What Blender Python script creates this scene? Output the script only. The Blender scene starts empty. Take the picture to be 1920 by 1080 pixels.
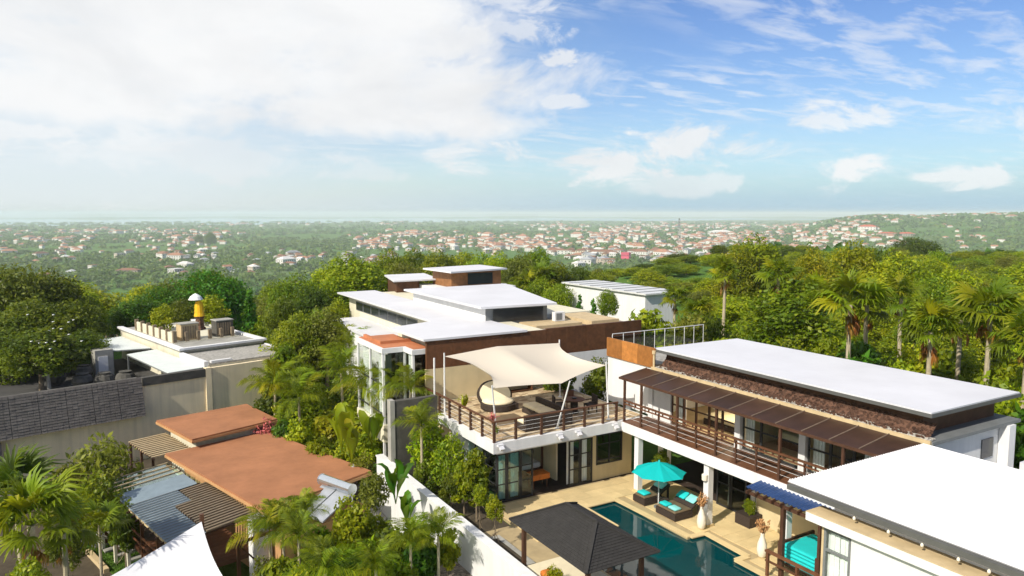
import bpy, math, random
import numpy as np
from mathutils import Vector, Matrix

# ------------------------------------------------------------------ camera, sky, sun, exposure
scene = bpy.context.scene
COL = scene.collection
CAM_H, FPX, HEAD = 14.0, 1380.0, math.radians(30.3)
pitch = math.atan(140.0/FPX)
fwd = Vector((math.sin(HEAD)*math.cos(pitch), math.cos(HEAD)*math.cos(pitch), -math.sin(pitch)))
rgt = Vector((math.cos(HEAD), -math.sin(HEAD), 0))
upv = rgt.cross(fwd)
cam_data = bpy.data.cameras.new('camera')
cam_data.sensor_width = 36.0
cam_data.lens = FPX/1920*36.0
cam_data.clip_start = 0.5
cam_data.clip_end = 120000
cam = bpy.data.objects.new('camera', cam_data)
COL.objects.link(cam)
cam.matrix_world = Matrix((
    (rgt.x, upv.x, -fwd.x, 0), (rgt.y, upv.y, -fwd.y, 0), (rgt.z, upv.z, -fwd.z, CAM_H), (0, 0, 0, 1)))
scene.camera = cam
scene.cycles.volume_bounces = 2

SUN_EL, SUN_AZ = math.radians(39), math.radians(180+18)     # azimuth counted from +X towards +Y
sdir = Vector((math.cos(SUN_AZ)*math.cos(SUN_EL), math.sin(SUN_AZ)*math.cos(SUN_EL), math.sin(SUN_EL)))
sun_d = bpy.data.lights.new('sun', 'SUN')
sun_d.energy = 3.5; sun_d.angle = math.radians(0.6); sun_d.color = (1.0, 0.93, 0.82)
sun = bpy.data.objects.new('sun', sun_d); COL.objects.link(sun)
sun.rotation_euler = sdir.to_track_quat('Z', 'Y').to_euler()
sun.location = (-60, 40, 90)

vs = scene.view_settings
scene.display_settings.display_device = 'sRGB'
vs.view_transform = 'Standard'; vs.look = 'None'; vs.gamma = 1.0; vs.exposure = 0.6; vs.use_curve_mapping = False

def N(nt, typ, **kw):
    n = nt.nodes.new(typ)
    for k, v in kw.items():
        if k.startswith('i_'):
            key = k[2:]
            n.inputs[int(key) if key.isdigit() else key.replace('_', ' ')].default_value = v
        else:
            setattr(n, k, v)
    return n
def math_node(nt, op, a, b=None, clamp=False):
    n = nt.nodes.new('ShaderNodeMath'); n.operation = op; n.use_clamp = clamp
    for i, v in enumerate((a, b)):
        if v is None: continue
        if isinstance(v, (int, float)): n.inputs[i].default_value = v
        else: nt.links.new(v, n.inputs[i])
    return n.outputs[0]
def ramp(nt, fac, stops, interp='LINEAR'):
    n = nt.nodes.new('ShaderNodeValToRGB'); n.color_ramp.interpolation = interp
    els = n.color_ramp.elements
    while len(els) < len(stops): els.new(0.5)
    for e, (p, c) in zip(els, stops):
        e.position = p
        e.color = (c, c, c, 1) if isinstance(c, (int, float)) else (*c, 1)
    nt.links.new(fac, n.inputs[0]); return n.outputs[0]
def mixc(nt, fac, a, b, mode='MIX'):
    n = nt.nodes.new('ShaderNodeMix'); n.data_type = 'RGBA'; n.blend_type = mode
    for sock, v in ((n.inputs[0], fac), (n.inputs[6], a), (n.inputs[7], b)):
        if isinstance(v, (int, float)): sock.default_value = v
        elif isinstance(v, tuple): sock.default_value = (*v, 1) if len(v) == 3 else v
        else: nt.links.new(v, sock)
    return n.outputs[2]

world = bpy.data.worlds.new('World'); scene.world = world
world.use_nodes = True
nt = world.node_tree; nt.nodes.clear()
L = nt.links.new
sky = N(nt, 'ShaderNodeTexSky', sky_type='NISHITA', sun_disc=False, sun_elevation=SUN_EL,
        sun_rotation=math.radians(90)-SUN_AZ, altitude=100, air_density=1.0, dust_density=0.6, ozone_density=1.6)
tc = N(nt, 'ShaderNodeTexCoord')
sep = N(nt, 'ShaderNodeSeparateXYZ'); L(tc.outputs['Generated'], sep.inputs[0])
dx, dy, dz = sep.outputs
# plan position where the view ray meets a cloud sheet
zc = math_node(nt, 'MAXIMUM', math_node(nt, 'ADD', dz, 0.07), 0.02)
comb = N(nt, 'ShaderNodeCombineXYZ')
L(math_node(nt, 'DIVIDE', dx, zc), comb.inputs[0]); L(math_node(nt, 'DIVIDE', dy, zc), comb.inputs[1])
def noise(vec, scale, detail, rough, dist=0.0, off=(0, 0, 0), sc=(1, 1, 1), rot=0.0):
    mp = N(nt, 'ShaderNodeMapping'); mp.inputs[1].default_value = off; mp.inputs[3].default_value = sc
    mp.inputs[2].default_value = (0, 0, rot)
    L(vec, mp.inputs[0])
    n = N(nt, 'ShaderNodeTexNoise'); n.inputs['Scale'].default_value = scale; n.inputs['Detail'].default_value = detail
    n.inputs['Roughness'].default_value = rough; n.inputs['Distortion'].default_value = dist
    L(mp.outputs[0], n.inputs[0]); return n.outputs[0]
add = lambda u, v: math_node(nt, 'ADD', u, v)
mul = lambda u, v: math_node(nt, 'MULTIPLY', u, v)
# compass bearing (from the middle of the view, to the right) and height of the direction
r_ = add(mul(dx, math.cos(HEAD)), mul(dy, -math.sin(HEAD)))
f_ = add(mul(dx, math.sin(HEAD)), mul(dy, math.cos(HEAD)))
az = math_node(nt, 'ARCTAN2', r_, f_)
el = dz
n3 = noise(tc.outputs['Generated'], 9.0, 12, 0.64, 0.5, sc=(1, 1, 2.2))
n3c = math_node(nt, 'SUBTRACT', n3, 0.5)
# big bank of white cloud on the sunny side, broken up and thinning into blue to the right
ncl = noise(tc.outputs['Generated'], 4.6, 13, 0.60, 0.35, off=(2.3, .4, .9), sc=(1, 1, 1.9))
grad = ramp(nt, add(mul(az, 0.5), 0.5), [(0.10, 0.78), (0.32, 0.70), (0.43, 0.60), (0.475, 0.52), (0.52, 0.37), (0.56, 0.18), (0.62, 0.0)])
low = ramp(nt, el, [(0.06, -0.0), (0.12, 1.0)])
q0 = add(mul(math_node(nt, 'SUBTRACT', ncl, 0.5), 1.7), mul(grad, low))
bank = ramp(nt, q0, [(0.30, 0.0), (0.40, 0.45), (0.55, 0.92), (0.70, 1.0)])
# separate low cumulus heaps
cm = None
for (px_, py_, ra, re, dens) in ((880, 292, .085, .030, .85), (1225, 285, .125, .036, .95), (1400, 292, .10, .014, .8), (1560, 322, .066, .021, .95), (1790, 343, .046, .015, .8), (1615, 238, .075, .024, .8), (1300, 348, .075, .017, .6), (1560, 362, .040, .012, .55), (1045, 128, .050, .014, .85), (1040, 195, .062, .011, .8), (1010, 245, .05, .012, .5), (960, 60, .07, .05, .7), (700, 330, .12, .012, .4), (1330, 0, .08, .010, .5), (420, 300, .2, .03, .5), (-300, 250, .3, .05, .7), (2300, 260, .2, .035, .8), (2700, 320, .2, .03, .8)):
    ca, ce = math.atan((px_-960)/1387), (400-py_)/1380
    u = mul(math_node(nt, 'SUBTRACT', az, ca), 1/ra); v = mul(math_node(nt, 'SUBTRACT', el, ce), 1/re)
    q = add(mul(u, u), mul(v, v))
    q = math_node(nt, 'SUBTRACT', add(1.0, mul(n3c, 8.5)), q)
    q = mul(ramp(nt, q, [(-0.0, 0.0), (0.40, 0.35), (0.85, 0.88), (1.0, 0.95)]), dens)
    cm = q if cm is None else math_node(nt, 'MAXIMUM', cm, q)
# rippled high cloud over the right
wisp = noise(comb.outputs[0], 2.6, 11, 0.60, 0.3, off=(0.4, 5.2, 0), sc=(1, 2.2, 1), rot=0.35)
patch = noise(comb.outputs[0], 0.55, 3, 0.5, 0, off=(7.9, 2.6, 0))
wm = ramp(nt, wisp, [(0.47, 0), (0.60, 0.55), (0.76, 0.9)])
wm = mul(wm, ramp(nt, patch, [(0.34, 0), (0.52, 0.9)]))
wm = mul(wm, ramp(nt, el, [(0.03, 0.2), (0.12, 1.0)]))
mask = math_node(nt, 'MAXIMUM', math_node(nt, 'MAXIMUM', bank, mul(wm, 0.8)), cm)
# pale veil towards the sun and along the horizon
veilm = ramp(nt, add(mul(az, -0.5), 0.5), [(0.26, 0.0), (0.40, 0.08), (0.50, 0.30), (0.60, 0.62), (0.72, 0.85), (0.95, 0.9)])
haze_h = ramp(nt, dz, [(0.0, 0.85), (0.04, 0.55), (0.13, 0.16), (0.30, 0.0)])
skyc = N(nt, 'ShaderNodeHueSaturation', i_Saturation=1.28, i_Value=1.0, i_Hue=0.518); L(sky.outputs[0], skyc.inputs['Color'])
bg_sky = N(nt, 'ShaderNodeBackground', i_Strength=0.088); L(skyc.outputs[0], bg_sky.inputs[0])
hz_col = mixc(nt, veilm, (0.17, 0.345, 0.53), (0.575, 0.61, 0.63))
bg_hz = N(nt, 'ShaderNodeBackground', i_Strength=1.0); L(hz_col, bg_hz.inputs[0])
shade = noise(tc.outputs['Generated'], 4.5, 7, 0.55, 0.3, off=(1.9, 8.1, 0), sc=(1, 1, 2.2))
cl_col = mixc(nt, ramp(nt, shade, [(0.44, 0), (0.72, 1)]), (0.63, 0.635, 0.64), (0.535, 0.545, 0.56))
bg_cl = N(nt, 'ShaderNodeBackground', i_Strength=1.0); L(cl_col, bg_cl.inputs[0])
m1 = N(nt, 'ShaderNodeMixShader'); L(math_node(nt, 'MAXIMUM', haze_h, veilm), m1.inputs[0])
L(bg_sky.outputs[0], m1.inputs[1]); L(bg_hz.outputs[0], m1.inputs[2])
m2 = N(nt, 'ShaderNodeMixShader'); L(mask, m2.inputs[0]); L(m1.outputs[0], m2.inputs[1]); L(bg_cl.outputs[0], m2.inputs[2])
wo = N(nt, 'ShaderNodeOutputWorld'); L(m2.outputs[0], wo.inputs[0])

# ------------------------------------------------------------------ materials
MATS = {}
def new_mat(name):
    m = bpy.data.materials.new(name); m.use_nodes = True
    m.node_tree.nodes.clear(); MATS[name] = m; return m
def M(name, col, rough=0.75, var=0.14, scale=2.0, bump=0.0, bscale=None, spec=0.3, metal=0.0, streak=0.0, objvar=0.0, kind='noise', col2=None):
    """plain procedural surface: base colour, two octaves of mottling, optional rain streaks, relief"""
    m = new_mat(name); t = m.node_tree; K = t.links.new
    geo = N(t, 'ShaderNodeNewGeometry')
    b = N(t, 'ShaderNodeBsdfPrincipled', i_Roughness=rough, i_Metallic=metal)
    b.inputs['Specular IOR Level'].default_value = spec
    if kind == 'voronoi':
        tx = N(t, 'ShaderNodeTexVoronoi', i_Scale=scale); K(geo.outputs['Position'], tx.inputs['Vector'])
        sp = N(t, 'ShaderNodeSeparateColor'); K(tx.outputs['Color'], sp.inputs[0]); f = sp.outputs[0]
    else:
        tx = N(t, 'ShaderNodeTexNoise', i_Scale=scale, i_Detail=8.0, i_Roughness=0.62); K(geo.outputs['Position'], tx.inputs['Vector'])
        f = ramp(t, tx.outputs[0], [(0.3, 0), (0.7, 1)])
    c2 = col2 or tuple(min(1, c*(1+var)) for c in col)
    c1 = tuple(c*(1-var) for c in col) if not col2 else col
    c = mixc(t, f, c1, c2)
    if streak:
        mp = N(t, 'ShaderNodeMapping'); mp.inputs[3].default_value = (2.2, 2.2, 0.12); K(geo.outputs['Position'], mp.inputs[0])
        n2 = N(t, 'ShaderNodeTexNoise', i_Scale=1.6, i_Detail=5.0); K(mp.outputs[0], n2.inputs['Vector'])
        c = mixc(t, math_node(t, 'MULTIPLY', ramp(t, n2.outputs[0], [(0.45, 0), (0.75, 1)]), streak), c, tuple(x*0.45 for x in col))
    if objvar:
        oi = N(t, 'ShaderNodeObjectInfo'); hs = N(t, 'ShaderNodeHueSaturation')
        K(math_node(t, 'ADD', math_node(t, 'MULTIPLY', oi.outputs['Random'], 2*objvar), 1-objvar), hs.inputs['Value']); K(c, hs.inputs['Color']); c = hs.outputs[0]
    K(c, b.inputs['Base Color'])
    if bump:
        n3 = N(t, 'ShaderNodeTexNoise', i_Scale=bscale or scale*6, i_Detail=6.0); K(geo.outputs['Position'], n3.inputs['Vector'])
        bp = N(t, 'ShaderNodeBump', i_Strength=bump, i_Distance=0.03); K(n3.outputs[0], bp.inputs['Height']); K(bp.outputs[0], b.inputs['Normal'])
    o = N(t, 'ShaderNodeOutputMaterial'); K(b.outputs[0], o.inputs[0]); return m
def leaf_mat(name, dark, mid, light, trans=0.40, hue=0.02):
    m = new_mat(name); t = m.node_tree; K = t.links.new
    at = N(t, 'ShaderNodeAttribute', attribute_name='tint')
    oi = N(t, 'ShaderNodeObjectInfo')
    c = ramp(t, at.outputs['Fac'], [(0.0, dark), (0.5, mid), (1.0, light)])
    hs = N(t, 'ShaderNodeHueSaturation')
    K(math_node(t, 'ADD', math_node(t, 'MULTIPLY', oi.outputs['Random'], 2*hue), 0.5-hue), hs.inputs['Hue'])
    rr = math_node(t, 'FRACT', math_node(t, 'MULTIPLY', oi.outputs['Random'], 7.31))
    K(math_node(t, 'ADD', math_node(t, 'MULTIPLY', rr, 0.6), 0.72), hs.inputs['Value'])
    K(c, hs.inputs['Color'])
    b = N(t, 'ShaderNodeBsdfPrincipled', i_Roughness=0.5); b.inputs['Specular IOR Level'].default_value = 0.3
    K(hs.outputs[0], b.inputs['Base Color'])
    tr = N(t, 'ShaderNodeBsdfTranslucent'); K(mixc(t, 0.45, hs.outputs[0], (0.30, 0.36, 0.01), 'MIX'), tr.inputs[0])
    mx = N(t, 'ShaderNodeMixShader', i_0=trans); K(b.outputs[0], mx.inputs[1]); K(tr.outputs[0], mx.inputs[2])
    o = N(t, 'ShaderNodeOutputMaterial'); K(mx.outputs[0], o.inputs[0]); return m
def glass_mat(name, tint, opac):
    m = new_mat(name); t = m.node_tree; K = t.links.new
    lw = N(t, 'ShaderNodeLayerWeight', i_Blend=0.5)
    tr = N(t, 'ShaderNodeBsdfTransparent'); tr.inputs[0].default_value = (*tint, 1)
    gl = N(t, 'ShaderNodeBsdfGlossy', i_Roughness=0.03); gl.inputs[0].default_value = (0.9, 0.95, 0.95, 1)
    f = math_node(t, 'ADD', math_node(t, 'MULTIPLY', math_node(t, 'POWER', lw.outputs['Facing'], 3.0), 0.55), opac, True)
    mx = N(t, 'ShaderNodeMixShader'); K(f, mx.inputs[0]); K(tr.outputs[0], mx.inputs[1]); K(gl.outputs[0], mx.inputs[2])
    o = N(t, 'ShaderNodeOutputMaterial'); K(mx.outputs[0], o.inputs[0]); return m

M('white_roof', (0.62, 0.62, 0.64), 0.5, 0.07, 0.35, streak=0.0)
M('white_wall', (0.70, 0.70, 0.69), 0.8, 0.05, 0.9, 0.1, streak=0.18)
M('gutter_grey', (0.10, 0.10, 0.095), 0.5, 0.12, 2)
M('grey_metal', (0.17, 0.18, 0.18), 0.5, 0.12, 2)
M('dark_metal', (0.035, 0.035, 0.035), 0.45, 0.2, 3)
M('pale_metal', (0.60, 0.60, 0.58), 0.4, 0.1, 3)
M('beige_wall', (0.60, 0.50, 0.30), 0.85, 0.08, 1.0, 0.15, streak=0.18)
M('cream_wall', (0.66, 0.62, 0.47), 0.85, 0.08, 0.8, 0.15, streak=0.25)
M('old_wall', (0.84, 0.71, 0.47), 0.9, 0.10, 0.5, 0.2, streak=0.28)
M('wood_panel', (0.36, 0.145, 0.034), 0.6, 0.28, 3.0, 0.2, objvar=0.22)
M('wood_mid', (0.21, 0.095, 0.035), 0.6, 0.28, 3.0, 0.2, objvar=0.2)
M('wood_dark', (0.10, 0.042, 0.018), 0.6, 0.3, 3.0, 0.2, objvar=0.2)
M('wood_red', (0.13, 0.055, 0.026), 0.55, 0.25, 3.0, 0.15, objvar=0.2)
M('wood_post', (0.075, 0.035, 0.02), 0.55, 0.25, 4.0)
M('canopy_panel', (0.048, 0.024, 0.015), 0.45, 0.25, 1.4, objvar=0.25)
M('batten_grey', (0.19, 0.14, 0.10), 0.7, 0.2, 3)
M('sand_trim', (0.52, 0.40, 0.23), 0.8, 0.15, 2)
M('pebble', (0.20, 0.19, 0.17), 0.9, kind='voronoi', scale=14, col2=(0.62, 0.58, 0.5), bump=0.8)
M('laterite', (0.05, 0.026, 0.017), 0.9, kind='voronoi', scale=9, col2=(0.15, 0.078, 0.05), bump=0.8)
M('deck_stone', (0.62, 0.48, 0.25), 0.75, 0.12, 1.2, 0.1, objvar=0.10)
M('deck_joint', (0.40, 0.31, 0.17), 0.9)
M('terrace_tile', (0.30, 0.20, 0.11), 0.8, kind='voronoi', scale=3.2, col2=(0.66, 0.53, 0.33))
M('pool_tile', (0.004, 0.04, 0.042), 0.4, 0.3, 3)
M('brown_roof', (0.35, 0.152, 0.070), 0.85, 0.17, 0.55, 0.3, streak=0.16, bscale=5)
M('orange_roof', (0.45, 0.17, 0.075), 0.8, 0.2, 0.9, 0.2)
M('tan_board', (0.48, 0.27, 0.12), 0.75, 0.12, 2)
M('shingle', (0.032, 0.030, 0.028), 0.85, 0.18, 3.0, 0.5, bscale=14)
M('grey_stone', (0.085, 0.08, 0.068), 0.9, 0.3, 1.6, 0.5)
M('clad_slate', (0.12, 0.108, 0.098), 0.85, 0.25, 1.4, 0.4, objvar=0.15)
M('concrete', (0.34, 0.33, 0.29), 0.9, 0.2, 1.1, 0.3, streak=0.3)
M('gravel_grey', (0.26, 0.25, 0.22), 0.95, kind='voronoi', scale=7, col2=(0.42, 0.40, 0.36), bump=0.7)
M('gravel_brown', (0.13, 0.105, 0.08), 0.95, kind='voronoi', scale=11, col2=(0.34, 0.28, 0.22), bump=0.8)
M('soil', (0.07, 0.055, 0.035), 0.95, 0.35, 1.4, 0.6)
M('lawn_green', (0.075, 0.15, 0.012), 0.9, 0.3, 2.5, 0.8, bscale=40)
M('turquoise', (0.012, 0.50, 0.50), 0.75, 0.08, 3)
M('turquoise_pale', (0.22, 0.60, 0.58), 0.8, 0.1, 5)
M('wicker', (0.045, 0.032, 0.025), 0.7, 0.4, 18, 0.6)
M('cream_cushion', (0.74, 0.66, 0.47), 0.85, 0.06, 3)
M('white_cloth', (0.80, 0.80, 0.77), 0.85, 0.05, 2)
M('curtain', (0.82, 0.82, 0.80), 0.85, 0.08, 3)
M('ceramic', (0.74, 0.69, 0.58), 0.45, 0.05, 4)
M('dry_flower', (0.42, 0.22, 0.09), 0.9, 0.3, 12)
M('pink_flower', (0.50, 0.13, 0.12), 0.9, 0.3, 12)
M('orange_cloth', (0.55, 0.17, 0.03), 0.8, 0.2, 6)
M('yellow_cloth', (0.72, 0.42, 0.015), 0.8, 0.12, 6)
M('bark', (0.22, 0.17, 0.11), 0.9, 0.3, 5, 0.5)
M('palm_bark', (0.40, 0.34, 0.23), 0.9, 0.2, 5, 0.5)
M('pale_bark', (0.40, 0.38, 0.33), 0.9, 0.25, 4, 0.3)
M('awning_sheet', (0.62, 0.66, 0.62), 0.5, 0.08, 1.5)
M('blue_sheet', (0.028, 0.06, 0.16), 0.35, 0.2, 3, spec=0.5)
M('grey_blue_sheet', (0.24, 0.30, 0.33), 0.35, 0.12, 2, spec=0.6)
M('brown_sheet', (0.15, 0.11, 0.065), 0.5, 0.2, 3)
M('interior', (0.72, 0.62, 0.42), 0.9, 0.1, 1)
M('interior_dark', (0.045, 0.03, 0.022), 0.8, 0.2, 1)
M('solar_panel', (0.30, 0.32, 0.35), 0.25, 0.1, 2, spec=0.6)
M('steel', (0.62, 0.66, 0.70), 0.22, 0.06, 3, metal=0.9)
M('pink_paint', (0.62, 0.10, 0.16), 0.8, 0.1, 0.3)
M('asphalt', (0.06, 0.058, 0.055), 0.9, 0.2, 1)
M('house_wall', (0.52, 0.45, 0.36), 0.85, 0.1, 0.1, objvar=0.35)
M('house_white', (0.64, 0.62, 0.58), 0.85, 0.06, 0.1, objvar=0.12)
M('roof_orange', (0.30, 0.145, 0.085), 0.85, 0.15, 0.2, objvar=0.3)
M('roof_brown', (0.20, 0.095, 0.055), 0.85, 0.15, 0.2, objvar=0.3)
M('roof_grey', (0.30, 0.31, 0.32), 0.8, 0.15, 0.2, objvar=0.3)
M('roof_red', (0.50, 0.10, 0.05), 0.85, 0.1, 0.2, objvar=0.1)
M('window_dark', (0.02, 0.025, 0.03), 0.2, 0.2, 1, spec=0.6)
glass_mat('glass', (0.96, 0.985, 0.975), 0.03)
glass_mat('glass_teal', (0.72, 0.90, 0.88), 0.10)
glass_mat('glass_smoke', (0.62, 0.65, 0.62), 0.05)
leaf_mat('leaf_bright', (.11,.18,.003), (.26,.33,.005), (.42,.43,.010))
leaf_mat('leaf_mid', (.075,.135,.004), (.185,.26,.006), (.33,.37,.010))
leaf_mat('leaf_dark', (.04,.075,.005), (.095,.145,.008), (.20,.24,.012))
leaf_mat('leaf_yellow', (0.15, 0.19, 0.004), (0.28, 0.3, 0.006), (0.42, 0.38, 0.01))
leaf_mat('leaf_olive', (0.07, 0.085, 0.012), (0.165, 0.185, 0.02), (0.27, 0.28, 0.035))
leaf_mat('leaf_green', (0.02, 0.085, 0.005), (0.055, 0.165, 0.008), (0.12, 0.25, 0.012))
leaf_mat('frond_green', (0.08, 0.13, 0.004), (0.175, 0.235, 0.006), (0.32, 0.36, 0.012))
leaf_mat('frond_dry', (0.16, 0.07, 0.012), (0.30, 0.135, 0.02), (0.40, 0.22, 0.03), 0.2)
leaf_mat('forest_leaf', (0.045, 0.11, 0.016), (0.09, 0.18, 0.024), (0.15, 0.235, 0.03), 0.25)

# water with small waves; and the pale cloth of the sails, which lets some light through
def water_mat(name, col, bump, scale, rough=0.04):
    m = new_mat(name); t = m.node_tree; K = t.links.new
    geo = N(t, 'ShaderNodeNewGeometry')
    b = N(t, 'ShaderNodeBsdfPrincipled', i_Roughness=rough); b.inputs['Base Color'].default_value = (*col, 1)
    b.inputs['Specular IOR Level'].default_value = 0.55
    n = N(t, 'ShaderNodeTexNoise', i_Scale=scale, i_Detail=4.0); K(geo.outputs['Position'], n.inputs['Vector'])
    bp = N(t, 'ShaderNodeBump', i_Strength=bump, i_Distance=0.02); K(n.outputs[0], bp.inputs['Height']); K(bp.outputs[0], b.inputs['Normal'])
    o = N(t, 'ShaderNodeOutputMaterial'); K(b.outputs[0], o.inputs[0])
water_mat('pool_water', (0.0, 0.042, 0.050), 0.22, 1.6)
water_mat('bay_water', (0.20, 0.40, 0.42), 0.05, 0.01, 0.25)
def sail_mat(name, col, trans):
    m = new_mat(name); t = m.node_tree; K = t.links.new
    d = N(t, 'ShaderNodeBsdfDiffuse'); d.inputs[0].default_value = (*col, 1)
    tr = N(t, 'ShaderNodeBsdfTranslucent'); tr.inputs[0].default_value = (*col, 1)
    mx = N(t, 'ShaderNodeMixShader', i_0=trans); K(d.outputs[0], mx.inputs[1]); K(tr.outputs[0], mx.inputs[2])
    o = N(t, 'ShaderNodeOutputMaterial'); K(mx.outputs[0], o.inputs[0])
sail_mat('sail_cream', (0.70, 0.635, 0.53), 0.25)
sail_mat('sail_white', (0.80, 0.80, 0.82), 0.2)
sail_mat('parasol_cloth', (0.014, 0.52, 0.52), 0.3)

# ground: green land with bare, dry and wooded patches
def ground_mat():
    m = new_mat('land'); t = m.node_tree; K = t.links.new
    geo = N(t, 'ShaderNodeNewGeometry')
    n1 = N(t, 'ShaderNodeTexNoise', i_Scale=0.004, i_Detail=9.0, i_Roughness=0.65); K(geo.outputs['Position'], n1.inputs['Vector'])
    n2 = N(t, 'ShaderNodeTexNoise', i_Scale=0.06, i_Detail=8.0, i_Roughness=0.7); K(geo.outputs['Position'], n2.inputs['Vector'])
    c = mixc(t, ramp(t, n2.outputs[0], [(0.35, 0), (0.65, 1)]), (0.065, 0.145, 0.024), (0.10, 0.185, 0.03))
    c = mixc(t, ramp(t, n1.outputs[0], [(0.54, 0), (0.68, 0.45)]), c, (0.16, 0.16, 0.075))
    b = N(t, 'ShaderNodeBsdfPrincipled', i_Roughness=0.95); b.inputs['Specular IOR Level'].default_value = 0.1; K(c, b.inputs['Base Color'])
    bp = N(t, 'ShaderNodeBump', i_Strength=0.7, i_Distance=3.0); K(n2.outputs[0], bp.inputs['Height']); K(bp.outputs[0], b.inputs['Normal'])
    o = N(t, 'ShaderNodeOutputMaterial'); K(b.outputs[0], o.inputs[0])
ground_mat()
# ------------------------------------------------------------------ building helpers
ORG = {}
ROT = math.radians(13.5)
LT = np.array([[math.cos(ROT), -math.sin(ROT), 0], [math.sin(ROT), math.cos(ROT), 0], [0, 0, 1]])   # axes of the older compound on the left
def lw(x, y, z=0.0):
    return tuple(LT @ np.array([x, y, z]))
def unit(v):
    v = np.asarray(v, float); return v/max(np.linalg.norm(v), 1e-9)
class MB:
    def __init__(s, T=None):
        s.v, s.f, s.T = [], [], T
    def add(s, vs, fs):
        o = len(s.v); s.v += [tuple(map(float, p)) for p in vs]; s.f += [tuple(i+o for i in f) for f in fs]; return s
    def box(s, x0, x1, y0, y1, z0, z1):
        return s.add([(x0,y0,z0),(x1,y0,z0),(x1,y1,z0),(x0,y1,z0),(x0,y0,z1),(x1,y0,z1),(x1,y1,z1),(x0,y1,z1)],
                     [(3,2,1,0),(4,5,6,7),(0,1,5,4),(1,2,6,5),(2,3,7,6),(3,0,4,7)])
    def quad(s, *p):
        return s.add(p, [tuple(range(len(p)))])
    def slab(s, top, th):
        n = len(top); b = [(p[0], p[1], p[2]-th) for p in top]
        return s.add(list(top)+b, [tuple(range(n)), tuple(reversed(range(n, 2*n)))] + [(i, i+n, (i+1) % n+n, (i+1) % n) for i in range(n)])
    def prism(s, pts, z0, z1):
        return s.slab([(p[0], p[1], z1) for p in pts], z1-z0)
    def bar(s, p, q, w, h=None):
        p, q = np.array(p, float), np.array(q, float); h = h or w
        d = unit(q-p); r = np.cross(d, (0, 0, 1))
        r = unit(r) if np.linalg.norm(r) > 1e-4 else np.array([1., 0, 0]); u = np.cross(r, d)
        vs = [b+r*(sx*w/2)+u*(sz*h/2) for b in (p, q) for sx, sz in ((-1,-1),(1,-1),(1,1),(-1,1))]
        return s.add(vs, [(0,1,2,3),(7,6,5,4),(0,4,5,1),(1,5,6,2),(2,6,7,3),(3,7,4,0)])
    def tube(s, pts, radii, n=8, cap=True):
        rings = []; pts = [np.array(p, float) for p in pts]; o = len(s.v)
        for i, p in enumerate(pts):
            d = unit(pts[min(i+1, len(pts)-1)]-pts[max(i-1, 0)])
            r = np.cross(d, (0.31, 0.95, 0.02) if abs(d[2]) > .9 else (0, 0, 1)); r = unit(r); u = np.cross(d, r)
            rad = radii[i] if hasattr(radii, '__len__') else radii
            rings.append([p+rad*(math.cos(2*math.pi*k/n)*r+math.sin(2*math.pi*k/n)*u) for k in range(n)])
        vs = [v for r in rings for v in r]
        fs = [(i*n+k, i*n+(k+1) % n, (i+1)*n+(k+1) % n, (i+1)*n+k) for i in range(len(pts)-1) for k in range(n)]
        if cap: fs += [tuple(reversed(range(n))), tuple((len(pts)-1)*n+k for k in range(n))]
        return s.add(vs, fs)
    def lathe(s, c, prof, n=16):
        vs = [(c[0]+r*math.cos(2*math.pi*k/n), c[1]+r*math.sin(2*math.pi*k/n), c[2]+z) for r, z in prof for k in range(n)]
        fs = [(i*n+k, i*n+(k+1) % n, (i+1)*n+(k+1) % n, (i+1)*n+k) for i in range(len(prof)-1) for k in range(n)]
        fs += [tuple(reversed(range(n))), tuple((len(prof)-1)*n+k for k in range(n))]
        return s.add(vs, fs)
    def corr(s, o, u, v, n, amp, th=0.012):
        """corrugated sheet: starts at o, waves run along u, ridges lie along v"""
        o, u, v = (np.array(a, float) for a in (o, u, v)); w = unit(np.cross(u, v)); vs = []
        m = n*4
        for k in range(m+1):
            p = o+u*(k/m)+w*(amp*(0, 1, 0, -1)[k % 4]); vs += [p, p+v]
        return s.add(vs, [(2*k, 2*k+2, 2*k+3, 2*k+1) for k in range(m)])
    def cushion(s, x0, x1, y0, y1, z0, z1):
        """soft block: rounded rim and a slightly domed top"""
        r = min(.06, (z1-z0)*.4); vs = []
        prof = [(r*.6, z0), (0, z0+r), (0, z1-r), (r*.7, z1-.1*r), (r*2.2, z1+.15*r)]
        for d, z in prof:
            vs += [(x0+d+r*.5, y0+d, z), (x1-d-r*.5, y0+d, z), (x1-d, y0+d+r*.5, z), (x1-d, y1-d-r*.5, z), (x1-d-r*.5, y1-d, z), (x0+d+r*.5, y1-d, z), (x0+d, y1-d-r*.5, z), (x0+d, y0+d+r*.5, z)]
        fs = [(i*8+k, i*8+(k+1) % 8, (i+1)*8+(k+1) % 8, (i+1)*8+k) for i in range(len(prof)-1) for k in range(8)]
        return s.add(vs, fs+[tuple(reversed(range(8))), tuple((len(prof)-1)*8+k for k in range(8))])
    def build(s, name, mat, parent=None, smooth=False, loc=None):
        v = np.array(s.v, float).reshape(-1, 3)
        if s.T is not None: v = v @ s.T.T
        if parent is not None: org = ORG[parent.name]
        elif loc is not None: org = np.array(loc, float)
        else:
            lo, hi = v.min(0), v.max(0); org = np.array([(lo[0]+hi[0])/2, (lo[1]+hi[1])/2, lo[2]])
        me = bpy.data.meshes.new(name); me.from_pydata((v-org).tolist(), [], s.f); me.update()
        me.materials.append(MATS[mat])
        if smooth: me.polygons.foreach_set('use_smooth', [True]*len(me.polygons))
        ob = bpy.data.objects.new(name, me); COL.objects.link(ob)
        if parent is not None: ob.parent = parent
        else: ob.location = org
        ORG[ob.name] = org
        return ob
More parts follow.
